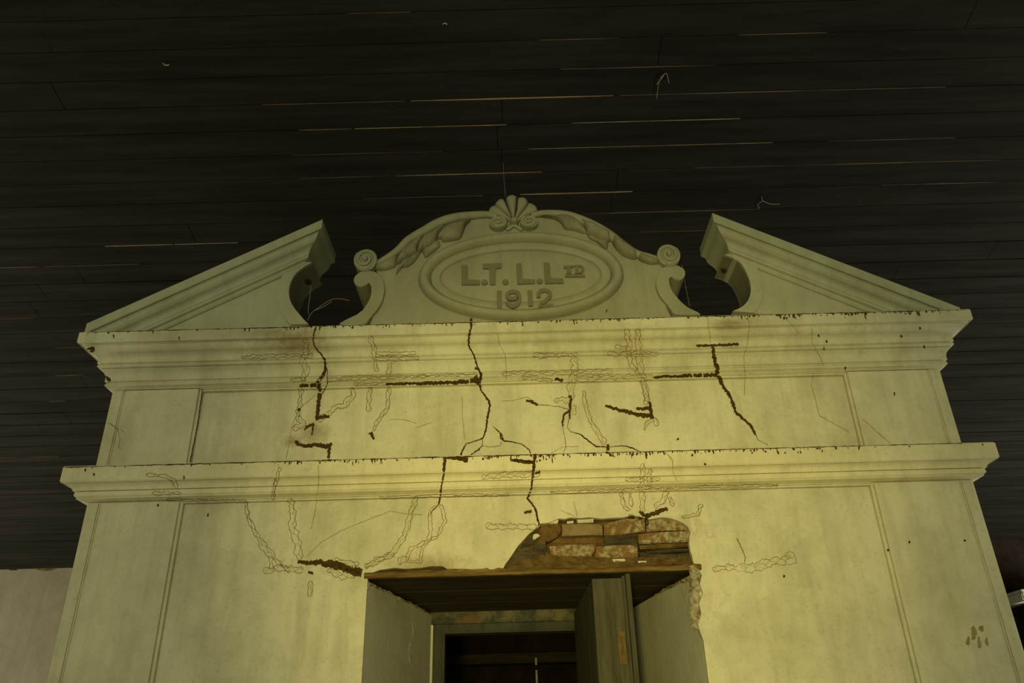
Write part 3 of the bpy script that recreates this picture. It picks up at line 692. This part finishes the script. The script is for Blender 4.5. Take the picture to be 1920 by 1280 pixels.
glyph([(1252, 160), (1330, 160), (1340, 380), (1520, 378), (1528, 445), (1272, 450)])
dot(432, 430, 44, 38); dot(722, 427, 42, 38); dot(1197, 416, 42, 36)
glyph([(1530, 207), (1535, 200), (1664, 196), (1664, 228), (1640, 228), (1616, 226), (1622, 300), (1640, 302), (1640, 318), (1566, 320), (1566, 304), (1580, 302), (1576, 230), (1552, 232), (1536, 244)])
glyph([(1676, 197), (1765, 194), (1800, 215), (1812, 245), (1806, 282), (1780, 308), (1684, 316), (1684, 300), (1696, 298), (1692, 214), (1676, 212)], [(1730, 218), (1756, 217), (1772, 238), (1770, 268), (1752, 290), (1732, 293)])
glyph([(1548, 328), (1816, 320), (1828, 360), (1550, 358)], name='underline')
glyph([(603, 550), (663, 548), (668, 800), (605, 802)], name='numeral')
glyph([(1025, 547), (1088, 541), (1100, 758), (1042, 765)], name='numeral')
stroke([(742, 700), (768, 742), (830, 766), (890, 735), (912, 665), (908, 610), (880, 572), (825, 562), (768, 578), (748, 612), (768, 650), (825, 660), (895, 640)], 52)
stroke([(1180, 640), (1180, 590), (1215, 552), (1268, 542), (1318, 560), (1338, 602), (1318, 650), (1262, 702), (1222, 736)], 50)
glyph([(1180, 738), (1380, 730), (1382, 780), (1178, 782)], name='numeral')

# ================================================================== DOOR
d1 = thing('door_frame', (0, 0.98, 0), 'grey wooden door frame with patched head at the back of the doorway', 'door frame')
box('stone_head', (-0.56, 0.945, 2.205), (0.56, 1.05, 2.262), 'head', d1, 0.004)
box('frame_head', (-0.50, 0.965, 2.160), (0.52, 1.07, 2.206), 'frame', d1, 0.004)
box('head_bead', (-0.46, 0.955, 2.168), (0.50, 0.967, 2.180), 'frame', d1, 0.003)
for a, b in ((-0.498, -0.440), (0.440, 0.50)):
    box('frame_post', (a, 0.968, 0), (b, 1.07, 2.165), 'frame', d1, 0.004)
for a, b in ((-0.466, -0.452), (0.452, 0.466)):
    box('post_bead', (a, 0.956, 0), (b, 0.97, 2.165), 'frame', d1, 0.003)
box('raw_edge', (-0.512, 0.94, 0), (-0.497, 0.972, 2.20), 'peel', d1)
# the leaf, swung open into the reveal
fl = at(1110, 1086, 0.06); bl_ = at(1076, 1150, 0.93); fr = at(1170, 1078, 0.06)
dl = thing('door_leaf', (fl.x, 0.93, 0), 'thick weathered wooden door leaf standing open in the doorway', 'door')
t = Vector((fl.x - bl_.x, -(0.87), 0)); th = fr.x - fl.x
P0 = Vector((bl_.x, 0.93)); P1 = Vector((fl.x, 0.06))
zL = fl.z + 0.002
plan_prism('leaf_panel', [(P0.x, P0.y), (P1.x, P1.y), (P1.x + th, P1.y - 0.002), (P0.x + th, P0.y)], 0.02, min(zL, 2.248), 'leaf', dl)
plan_prism('edge_strip', [(P1.x + th + .001, P1.y + 0.05), (P1.x + th + .001, P1.y - 0.035), (P1.x + th + 0.020, P1.y - 0.035), (P1.x + th + 0.020, P1.y + .05)], 0.02, 2.250, 'leaf', dl)
plan_prism('edge_bead', [(P1.x + th - .012, P1.y - 0.0015), (P1.x + th - .012, P1.y - 0.014), (P1.x + th, P1.y - 0.014), (P1.x + th, P1.y - .0015)], 0.02, 2.246, 'leaf', dl)
s0 = at(1157, 1184, 0.05); s1 = at(1174, 1246, 0.05)
lp = box('lock_plate', (s0.x, 0.044, s1.z), (s0.x + 0.030, 0.060, s0.z), 'slot', dl, 0.002, label='brown lock plate let into the door edge')
box('lock_slot', (s0.x + 0.008, 0.0425, s1.z + 0.02), (s0.x + 0.021, 0.0455, s0.z - 0.02), 'mortar', lp)


# dark strongroom interior
si = thing('wall_inside', (0, 2.7, 0), 'dark bare interior walls of the strongroom seen through the doorway', kind='structure')
box('inner_wall', (-1.8, 4.2, 0), (1.8, 4.4, 3.3), 'dark', si)
box('inner_wall', (-1.82, 1.0, 0), (-1.7, 4.2, 3.3), 'dark', si)
box('inner_wall', (1.7, 1.0, 0), (1.82, 4.2, 3.3), 'dark', si)
box('inner_ceiling', (-1.86, 1.0, 3.3), (1.86, 4.4, 3.36), 'dark', si)
zz = at(960, 1232, 4.0)
v = []; f = []
box('inner_beam', (-1.7, 3.95, zz.z - 0.05), (1.7, 4.2, zz.z + 0.03), 'soffit', si, 0.01)
k0 = at(1003, 1233, 3.9); k1 = at(1009, 1246, 3.9)
la = thing('hanging_lath', (k0.x, 3.9, k1.z - 0.3), 'thin pale lath hanging inside the dark strongroom', 'lath')  # slit of light made as two pale solid pieces
box('upper_piece', (k0.x, 3.90, k1.z), (k0.x + .016, 3.915, k0.z), 'peel', la, 0.001)
box('lower_piece', (k0.x + .001, 3.902, k1.z - 0.14), (k0.x + .017, 3.917, k1.z - .04), 'peel', la, 0.001)

# ================================================================== CRACKS, MUD RUNS, TRACKS laid on the plaster
vv = []; ff = []; own = []
for V, Fc, root in SURF:
    k = len(vv); vv += [Vector(q) for q in V]
    for q in Fc: ff.append([i + k for i in q]); own.append(root)
bvh = BVHTree.FromPolygons(vv, ff)
def hit(x, y):
    d = ray(x, y); h = bvh.ray_cast(CAM, d)
    if h[0] is None: return None
    n = h[1] if h[1].dot(d) < 0 else -h[1]
    return h[0], n, own[h[2]]
def resample(P, step):
    out = [P[0]]
    for a, b in zip(P[:-1], P[1:]):
        L = math.hypot(b[0] - a[0], b[1] - a[1]); n = max(1, int(L / step))
        for i in range(1, n + 1):
            t = i / n; out.append(tuple(a[j] + (b[j] - a[j]) * t for j in range(len(a))))
    return out
def ribbon(P, name, mat, height, jit, step=2.0, wob=0.0, rs=random):
    """P: (x, y, width px). A low ridge following the surface, one mesh per surface it runs over"""
    Q = resample(P, step); segs = []; cur = None
    lw = [0, 0]
    for i, (x, y, wd) in enumerate(Q):
        a = Q[max(0, i - 1)]; b = Q[min(len(Q) - 1, i + 1)]; dx, dy = b[0] - a[0], b[1] - a[1]; l = math.hypot(dx, dy) or 1
        nx, ny = -dy / l, dx / l
        x += nx * rs.uniform(-wob, wob); y += ny * rs.uniform(-wob, wob)
        wl_ = wd / 2 * (1 + rs.uniform(-jit, jit)); wr_ = wd / 2 * (1 + rs.uniform(-jit, jit))
        hc = hit(x, y); ha = hit(x + nx * wl_, y + ny * wl_); hb = hit(x - nx * wr_, y - ny * wr_)
        if not (hc and ha and hb): cur = None; continue
        if (ha[0] - hc[0]).length > 0.05: ha = hc
        if (hb[0] - hc[0]).length > 0.05: hb = hc
        if cur is None or (cur[2] - hc[0]).length > 0.08 or (cur[0] is not hc[2] and len(cur[1]) > 6):
            cur = [hc[2], [], hc[0]]; segs.append(cur)
        cur[2] = hc[0]
        e = 0.0006
        view = (CAM - hc[0]).normalized()
        def lift(h_, k): return h_[0] + h_[1] * k + view * 0.0006
        cur[1].append((lift(ha, e), lift(((ha[0] * .6 + hc[0] * .4), (ha[1] + hc[1]).normalized()), height), lift(((hb[0] * .6 + hc[0] * .4), (hb[1] + hc[1]).normalized()), height), lift(hb, e)))
    for root, rows, _ in segs:
        if len(rows) < 2: continue
        v = [q for r in rows for q in r]; f = []
        for i in range(len(rows) - 1):
            for j in range(3): f.append((i * 4 + j, i * 4 + j + 1, i * 4 + 5 + j, i * 4 + 4 + j))
        obj(name, v, f, mat, root)
def W(zid, pts): return [(zid[0] + p[0] / zid[2], zid[1] + p[1] / zid[2], p[2]) for p in pts]
def wide(pts, w0, w1=None):
    w1 = w0 if w1 is None else w1; n = max(1, len(pts) - 1); return [(p[0], p[1], w0 + (w1 - w0) * i / n) for i, p in enumerate(pts)]
cracks = [
 W(Z4, [(320, 115, 3), (295, 180, 2.6), (285, 250, 2.4), (300, 300, 2.2), (345, 350, 2.5), (380, 405, 4), (386, 480, 5.5), (360, 540, 6), (315, 585, 7)]),
 W(Z4, [(385, 440, 1.4), (400, 490, 1.4), (398, 560, 1.6), (400, 600, 1.8), (360, 670, 1.8)]),
 W(Z4, [(290, 920, 4), (284, 960, 3), (276, 1005, 2)]),
 W(Z4, [(1552, 70, 4.5), (1550, 150, 4), (1532, 210, 4), (1530, 290, 3), (1570, 360, 2.4), (1600, 460, 3), (1630, 520, 5), (1620, 600, 5), (1630, 650, 2.6), (1690, 730, 4), (1700, 780, 4), (1680, 860, 3.4), (1670, 960, 3.4), (1645, 1030, 3), (1590, 1050, 1.6), (1510, 1075, 1.6), (1480, 1130, 3), (1462, 1185, 3)]),
 W(Z4, [(1720, 930, .9), (1785, 990, 2.5), (1790, 1030, 3), (1820, 1055, 2), (1877, 1055, 1.6)]),
 W(Z5, [(0, 890, 1.8), (18, 945, 2), (90, 955, 2), (150, 970, 1.6), (200, 1010, 2), (220, 1060, 2.5)]),
 W(Z4, [(1640, 1030, 1), (1640, 1090, 1), (1610, 1120, 3), (1530, 1175, 1)]),
 W(Z4, [(1640, 1090, .9), (1700, 1100, .9), (1780, 1090, .9), (1792, 1058, .9)]),
 W(Z9, [(325, 36, 3), (318, 160, 4), (308, 240, 3), (285, 300, 4), (330, 360, 4), (350, 440, 4), (362, 480, 4)]),
 W(Z6, [(1456, 62, 4), (1448, 180, 3.4), (1430, 270, 3), (1424, 330, 4.5), (1412, 390, 3)]),
 W(Z6, [(1412, 390, 1.6), (1370, 430, 1.4), (1352, 470, 1.2)]),
 W(Z5, [(260, 686, 1.4), (340, 692, 1), (420, 700, 1), (480, 718, 1.2)]),
 W(Z5, [(440, 840, 1), (460, 940, .8), (465, 990, .8), (440, 1045, .8)]),
 W(Z5, [(485, 790, 1), (475, 850, 1), (500, 880, 1), (570, 900, 2.4), (620, 940, 2.6), (680, 985, 2.6), (760, 990, 2)]),
 W(Z5, [(770, 990, 1), (870, 980, 1.6), (940, 995, 2.4), (1000, 1025, 2)]),
 W(Z5, [(1830, 900, 1.2), (1850, 940, .8), (1920, 975, .8)]),
 W(Z9, [(1540, 540, 1.4), (1570, 600, 1.2), (1590, 650, 1.2), (1588, 690, 1)]),
 W(Z5, [(760, 0, 2.2), (752, 25, 2)]),
 W(ZL, [(1215, 540, 1.4), (1185, 760, 1.4), (1140, 980, 1.8)]),
]
for P in cracks: ribbon(P, 'crack', 'crack', 0.0010, 0.45, 2.0, 0.5)
muds = [wide(Z(Z4, [(178, 608), (250, 610), (315, 600)]), 5.5, 8), wide(Z(Z4, [(330, 590), (342, 660), (328, 760), (320, 880)]), 7, 7), wide(Z(Z4, [(305, 872), (350, 860), (418, 856)]), 9, 6),
 wide(Z(Z4, [(295, 912), (240, 935), (218, 965)]), 6, 3), wide(Z(Z4, [(150, 1050), (165, 1078), (240, 1090), (310, 1080), (390, 1098), (438, 1072)]), 7, 8), wide(Z(Z4, [(412, 1095), (410, 1215)]), 6, 5),
 wide(Z(Z4, [(868, 596), (1000, 592), (1150, 592), (1350, 585), (1520, 576), (1610, 565)]), 5, 8), wide(Z(Z4, [(1580, 465), (1610, 480)]), 6, 4), wide(Z(Z4, [(1575, 540), (1625, 600)]), 10, 8),
 wide(Z(Z4, [(1345, 1188), (1430, 1190), (1525, 1208)]), 4, 9), wide(Z(Z4, [(1340, 1188), (1330, 1290)]), 5, 5), wide(Z(Z4, [(165, 810), (180, 790)]), 5, 4), wide(Z(Z4, [(745, 985), (775, 1040)]), 8, 4),
 wide(Z(Z5, [(85, 1085), (150, 1094), (238, 1102)]), 6, 7), wide(Z(Z5, [(240, 1045), (235, 1155)]), 4.5, 5),
 wide(Z(Z5, [(178, 660), (215, 664), (262, 688)]), 5, 5), wide(Z(Z5, [(500, 620), (498, 660), (493, 720), (492, 790)]), 6, 3), wide(Z(Z5, [(490, 732), (455, 755), (442, 800), (440, 840)]), 4, 4),
 wide(Z(Z5, [(385, 498), (442, 512)]), 5, 6), wide(Z(Z5, [(748, 692), (820, 715), (900, 735), (980, 755), (1082, 768)]), 5, 9), wide(Z(Z5, [(970, 715), (1080, 712)]), 5, 7), wide(Z(Z5, [(1066, 665), (1075, 720), (1085, 790)]), 5, 6),
 wide(Z(Z5, [(1402, 262), (1550, 257), (1708, 250)]), 4.5, 5), wide(Z(Z5, [(1520, 262), (1530, 340), (1555, 420), (1556, 472)]), 6, 7.5), wide(Z(Z5, [(1098, 486), (1300, 479), (1556, 468)]), 4.5, 7.5),
 wide(Z(Z5, [(1556, 475), (1600, 555), (1640, 610), (1670, 690), (1692, 742), (1740, 790), (1800, 840), (1830, 902)]), 7, 4), wide(Z(Z5, [(765, 972), (766, 1040)]), 6, 7.5),
 wide(Z(Z9, [(890, 408), (960, 418), (1040, 395), (1125, 362)]), 7, 8), wide(Z(Z9, [(955, 380), (1000, 410), (1000, 470)]), 6, 6),
 wide(Z(Z6, [(438, 785), (520, 795), (600, 790), (700, 805), (800, 845), (880, 862)]), 6, 16), wide(Z(Z6, [(510, 855), (545, 868)]), 6, 4), wide(Z(Z6, [(600, 806), (720, 828), (860, 862)]), 6, 10),
 wide(Z(Z9, [(360, 140), (330, 150)]), 6, 3), wide(Z(Z9, [(265, 388), (310, 380)]), 4, 6),
 wide(Z(Z9, [(190, 70), (320, 85)]), 5, 6)]
for P in muds: ribbon(P, 'mud_run', 'mud', 0.0045, 0.42, 2.6, 0.7)
tracks = [(Z4, [(225, 235), (235, 300), (205, 400), (235, 490), (200, 570)], 8), (Z4, [(-290, 382), (0, 375), (290, 370)], 6), (Z4, [(105, 560), (230, 560)], 6), (Z4, [(740, 210), (775, 300), (780, 390), (800, 500)], 7),
 (Z4, [(790, 350), (1110, 350)], 5), (Z4, [(780, 395), (1135, 393)], 7), (Z4, [(905, 425), (890, 520)], 8), (Z4, [(400, 570), (640, 548), (1130, 535), (1600, 525)], 6), (Z4, [(610, 597), (870, 600)], 7),
 (Z4, [(590, 620), (600, 680), (540, 770), (470, 790), (330, 900)], 8), (Z4, [(745, 620), (730, 760), (735, 820)], 6), (Z4, [(895, 610), (885, 780), (800, 890), (765, 970)], 6), (Z4, [(190, 620), (185, 720), (170, 860)], 8),
 (Z4, [(160, 850), (200, 920), (120, 950)], 9), (Z5, [(225, 330), (550, 325)], 8), (Z5, [(520, 345), (540, 400), (515, 480), (500, 560), (510, 640)], 9), (Z5, [(0, 460), (430, 460), (800, 445)], 7),
 (Z5, [(150, 495), (370, 505)], 6), (Z5, [(530, 500), (1095, 487)], 7), (Z5, [(595, 580), (605, 680), (640, 790), (690, 880), (750, 970)], 6), (Z5, [(380, 660), (440, 640), (485, 660)], 8), (Z5, [(515, 690), (525, 760)], 9),
 (Z5, [(900, 140), (920, 250), (935, 380), (990, 470), (1030, 560), (1045, 690)], 8), (Z5, [(985, 140), (990, 300), (1000, 430), (1035, 560), (1055, 660)], 8), (Z5, [(765, 318), (1135, 315)], 7), (Z5, [(815, 272), (920, 270)], 5),
 (Z5, [(1030, 870), (1050, 810), (1110, 785), (1120, 840)], 6), (Z6, [(80, 370), (90, 480), (130, 570), (200, 680), (290, 780), (380, 850)], 9), (Z6, [(380, 350), (410, 450), (400, 560), (440, 650), (450, 770)], 10),
 (Z6, [(245, 740), (260, 850)], 5), (Z6, [(200, 860), (300, 830), (470, 850)], 12), (Z6, [(1260, 345), (1215, 480), (1180, 600), (1100, 720), (990, 790), (900, 830)], 7),
 (Z6, [(1400, 400), (1355, 440), (1355, 580), (1340, 640), (1210, 700), (1190, 780), (1290, 790), (1300, 700), (1340, 640)], 5), (Z6, [(1430, 390), (1460, 500), (1400, 610), (1340, 640)], 5), (Z6, [(690, 770), (860, 810)], 8),
 (Z6, [(530, 920), (520, 1030)], 6), (Z6, [(640, 840), (740, 890), (840, 870)], 9), (Z6, [(1000, 342), (1400, 332), (1900, 322)], 4), (Z6, [(280, 210), (265, 360)], 6), (Z6, [(310, 130), (280, 260)], 5), (Z6, [(900, 820), (1000, 760), (1110, 740)], 10), (Z6, [(1130, 790), (1200, 760)], 12),
 (Z9, [(10, 180), (150, 165), (360, 150)], 9), (Z9, [(35, 465), (340, 465)], 9), (Z9, [(980, 90), (970, 250), (985, 380)], 8), (Z9, [(1020, 120), (1020, 230)], 7), (Z9, [(870, 190), (1080, 190)], 6),
 (Z9, [(420, 265), (900, 250), (1300, 235), (1790, 222)], 4), (Z9, [(845, 265), (870, 350), (900, 370)], 6), (Z9, [(900, 270), (910, 350)], 6), (Z9, [(1130, 260), (1100, 320), (1050, 360)], 8), (Z9, [(1140, 290), (1160, 350)], 6),
 (Z9, [(1330, 335), (1300, 400), (1210, 415)], 8), (Z9, [(1395, 725), (1500, 715), (1640, 715), (1740, 690), (1870, 670), (1860, 620)], 12),
 (ZL, [(875, 1055), (990, 1060), (1045, 1090), (1065, 1140)], 5), (ZL, [(915, 1168), (1085, 1165)], 5), (ZL, [(1000, 1205), (1480, 1210)], 4)]
for zid, pts, wd in tracks:
    Q = resample([(x, y) for x, y in Z(zid, pts)], 3.0)
    for sg in (-1, 1):
        P = []; ph = random.uniform(0, 6); dr = 1.0; ph2 = random.uniform(0, 6); fq = random.uniform(.7, 1.1)
        for i, (x, y) in enumerate(Q):
            a = Q[max(0, i - 1)]; b = Q[min(len(Q) - 1, i + 1)]; dx, dy = b[0] - a[0], b[1] - a[1]; l = math.hypot(dx, dy) or 1
            e = 1.0 if 0 < i < len(Q) - 1 else 0.25
            dr = max(.5, min(1.5, dr + random.uniform(-.28, .28))); off = sg * wd / 2 * e * (dr + 0.28 * math.sin(i * fq + ph) + 0.22 * math.sin(i * fq * 2.3 + ph2))
            P.append((x - dy / l * off + random.uniform(-.5, .5), y + dx / l * off + random.uniform(-.5, .5), random.uniform(.7, 1.3)))
        ribbon(P, 'insect_track', 'track', 0.0012, 0.3, 2.0, 0.2)
    if wd >= 6:
        P = []
        for i, (x, y) in enumerate(resample(Q, 2.0)):
            an = i * 1.05 + random.uniform(-.4, .4); P.append((x + math.cos(an) * wd * .36, y + math.sin(an) * wd * .36, random.uniform(.5, .9)))
        ribbon(P, 'insect_track', 'hair', 0.0010, 0.3, 2.0, 0.2)
# hairlines
for zid, pts in [(Z4, [(310, 680), (180, 790), (120, 920), (95, 1060), (70, 1200)]), (Z4, [(1760, 190), (1780, 290), (1820, 350), (1832, 460), (1832, 570)]), (Z4, [(1480, 700), (1480, 850), (1500, 1040)]), (Z5, [(1480, 30), (1500, 180), (1503, 240)]),
    (Z5, [(1770, 30), (1785, 120), (1770, 260), (1745, 330), (1755, 480), (1750, 620)]), (Z5, [(1190, 1035), (1235, 1080), (1235, 1140)]), (ZR, [(-40, 100), (20, 160), (60, 210)]), (ZR, [(135, 180), (135, 260), (190, 360), (205, 400)]),
    (ZR, [(150, 440), (130, 510), (155, 600), (180, 700), (360, 800)]), (ZR, [(440, 720), (600, 865)]), (ZL, [(600, 760), (660, 745), (710, 790), (720, 850), (710, 900)]), (ZL, [(660, 750), (745, 800)]), (Z6, [(500, 750), (600, 650), (740, 570), (860, 520), (960, 480), (1080, 435), (1180, 455), (1300, 460)]),
    (Z6, [(580, 120), (580, 250), (560, 420), (530, 560)]), (Z9, [(1120, 30), (1155, 80), (1160, 150), (1185, 200)]), (Z9, [(480, 370), (570, 410)]), (Z9, [(560, 320), (585, 410)]), (Z5, [(0, 660), (90, 655), (180, 630), (240, 660)]), (Z5, [(340, 1045), (440, 990), (560, 985)]), (Z4, [(900, 880), (1010, 880), (1110, 910)]), (Z4, [(1110, 945), (1240, 900)])]:
    ribbon(wide(Z(zid, pts), 0.9), 'hairline_crack', 'hair', 0.0006, 0.5, 2.5, 0.5)
# dirt lines in the moulding quirks and top edges
def hline(y0, y1, x0, x1, wd, mat='hair'):
    ribbon([(x0 + (x1 - x0) * i / 30, y0 + (y1 - y0) * i / 30, wd) for i in range(31)], 'dirt_line', mat, 0.0006, 0.5, 6.0, 0.15)
for (xa, ya), (xb, yb), wd in (((170, 621.5), (1812, 579.5), 1.3), ((122, 875), (1855, 828), 1.3)):
    n_ = 60; P = []
    for i in range(n_ + 1):
        P.append((xa + (xb - xa) * i / n_, ya + (yb - ya) * i / n_ + 1.2, wd * random.uniform(.3, 1.5)))
    ribbon(P, 'dirt_line', 'crack', 0.0006, 0.6, 5.0, 0.3)
# flakes of soot along the top edges of both fascias
def flecks(root, yy, ztop, spans, name='soot_flecks'):
    v = []; f = []
    for x0, x1, n, dz in spans:
        for _ in range(n):
            X = random.uniform(x0, x1); t = random.random() ** 2.2 * dz; w_ = random.uniform(.0015, .005); h_ = random.uniform(.002, .009) * (1 if random.random() < .8 else 2)
            z = ztop - t; k = len(v); m_ = 7
            for q in range(m_):
                an = 2 * math.pi * q / m_; r = random.uniform(.6, 1.2); v.append((X + math.cos(an) * w_ * r, yy, min(z + math.sin(an) * h_ * r, ztop + .001)))
            v.append((X, yy - .001, min(z, ztop))); 
            for q in range(m_): f.append((k + q, k + (q + 1) % m_, k + m_))
    o = obj(name, v, f, 'crack', root); o['kind'] = 'stuff'; return o
flecks(uc, -0.1358, 3.350, [(-2.0, 2.0, 60, .008), (-1.1, -.2, 30, .016), (-.2, .9, 30, .02), (.9, 1.9, 60, .012), (1.15, 1.25, 14, .03), (1.45, 1.55, 14, .03), (.98, 1.05, 10, .02), (1.72, 1.8, 12, .03), (0.2, .3, 8, .03)])
flecks(lc, -0.0868, 2.728, [(-1.95, 1.95, 50, .008), (-1.1, -.6, 36, .016), (-.3, .8, 70, .012), (0.0, .12, 14, .03), (.35, .5, 16, .02), (.8, 1.4, 24, .02)])
# chipped spots, screw holes and smears
def spot_patch(x, y, rx, ry, name, mat, h=0.002, n=14, jit=.25, root=None):
    hc = hit(x, y)
    if not hc: return
    v = []; p1, p2, p3 = (random.uniform(0, 6) for _ in range(3)); n = max(n, 20)
    for k in range(n):
        an = 2 * math.pi * k / n; r = 1 + jit * (0.5 * math.sin(2 * an + p1) + 0.4 * math.sin(3 * an + p2) + 0.3 * math.sin(7 * an + p3)) + random.uniform(-.06, .06)
        q = hit(x + math.cos(an) * rx * r, y + math.sin(an) * ry * r) or hc
        if (q[0] - hc[0]).length > .08: q = hc
        v.append(q[0] + q[1] * .0004 + (CAM - q[0]).normalized() * .0004)
    m_ = len(v)
    for q in v[:m_]: v.append(hc[0] + (q - hc[0]) * 0.8 + hc[1] * h)
    v.append(hc[0] + hc[1] * h)
    f = [(k, (k + 1) % m_, m_ + (k + 1) % m_, m_ + k) for k in range(m_)] + [(m_ + k, m_ + (k + 1) % m_, 2 * m_) for k in range(m_)]
    obj(name, v, f, mat, hc[2])
spot_patch(171, 655, 6.5, 6, 'chipped_hole', 'mud'); spot_patch(200, 711, 7.5, 6.5, 'chipped_hole', 'mud')
for x, y in ((1705, 1016), (1809, 1013), (1271, 823), (1665, 1031), (1298, 853), (1322, 870)): spot_patch(x, y, 2.2, 2.2, 'nail_hole', 'crack')
for x, y, rx, ry in ((1826, 1186, 6, 11), (1840, 1178, 4, 7), (1836, 1205, 4, 10), (1815, 1202, 4, 7), (1850, 1203, 3, 8)): spot_patch(x, y, rx, ry, 'brown_smear', 'stainbrown', .001, 14, .4)
for x, y, rx, ry in ((1330, 1003, 6, 6), (699, 968, 3.5, 3.5)): spot_patch(x, y, rx, ry, 'plaster_chip', 'peel', .006)
for x, y, rx, ry in ((1345, 1118, 13, 22), (1362, 1140, 10, 14), (1338, 1165, 9, 16), (1432, 1112, 14, 9), (1385, 1068, 9, 10), (1218, 968, 16, 5), (1270, 962, 14, 5), (1300, 985, 5, 12), (590, 1070, 14, 6), (612, 1082, 16, 5), (600, 1062, 8, 5), (577, 880, 6, 4)):
    spot_patch(x, y, rx, ry, 'plaster_patch', 'pale', .0012, 22, .45)
for x, y, rx, ry in ((705, 1100, 9, 5), (722, 1112, 12, 6), (745, 1126, 8, 5), (690, 1096, 5, 8), (1268, 1092, 12, 8), (1285, 1105, 8, 14), (1250, 1098, 10, 6), (1295, 1140, 6, 20), (1230, 1108, 10, 5), (768, 1225, 2, 22), (775, 1180, 2, 12)):
    spot_patch(x, y, rx, ry, 'flaking_patch', 'peel', .0012, 20, .5)
spot_patch(577, 527, 6, 6, 'nest_stain', 'mud', .004); spot_patch(1357, 507, 5, 6, 'nest_stain', 'mud', .004)
for x, y in ((213, 630), (336, 634), (345, 565 + 330), (176, 889), (160, 881), (1585, 690), (1535, 629), (1550, 640), (1545, 653), (1733, 650), (1725, 615), (1677, 738), (296, 947), (390, 965), (1470, 1080), (980, 608), (1690, 630)):
    spot_patch(x, y, 1.6, 3.2, 'scuff', 'crack', .0008, 8, .4)

# ================================================================== COBWEBS
def web(label, strands, r=0.0012):
    allp = [p for s_ in strands for p in s_]
    root = thing('cobweb', tuple(allp[0]), label, 'cobweb', 'cobwebs')
    for s_ in strands: tube('strand', curve_pts([tuple(p) for p in s_], 4), r, 'web', root, 5)
web('dusty cobweb strand in the gap beside the left pediment half', [[at(x, y, .10) for x, y in Z(ZA, [(385, 1200), (440, 1105), (500, 1075), (580, 1035), (650, 990)])], [at(x, y, .10) for x, y in Z(ZA, [(440, 1105), (560, 1020), (660, 965), (760, 962), (840, 978)])], [at(x, y, .10) for x, y in Z(ZA, [(425, 820), (410, 950), (395, 1080), (400, 1130)])]], 0.0016)
web('single thread hanging from the ceiling above the shell', [[at(948, 368, -.02), at(945, 335, -.02), ceil_at(943, 300) - cn * .01]], 0.0009)
web('thread slanting beside the right crest scroll', [[at(x, y, .12) for x, y in Z(ZC, [(545, 440), (590, 700), (630, 900), (665, 1070)])]], 0.0010)
c_ = lambda x, y: ceil_at(x, y) - cn * 0.006
web('hooked cobweb on the ceiling boards above the right pediment half', [[c_(1428, 368), c_(1430, 375), c_(1445, 381), c_(1461, 381)], [c_(1430, 375), c_(1420, 383), c_(1424, 389)]], 0.0016)
web('forked cobweb on the ceiling boards near the top right', [[c_(1231, 184), c_(1236, 150), c_(1247, 136)], [c_(1230, 158), c_(1240, 146), c_(1249, 136), c_(1254, 155)]], 0.0016)
web('little dust tuft on the ceiling at upper left', [[c_(306, 117), c_(311, 121), c_(318, 120)]], 0.003)
web('little dust tuft on the ceiling at top middle', [[c_(830, 44), c_(835, 42), c_(838, 45)]], 0.003)
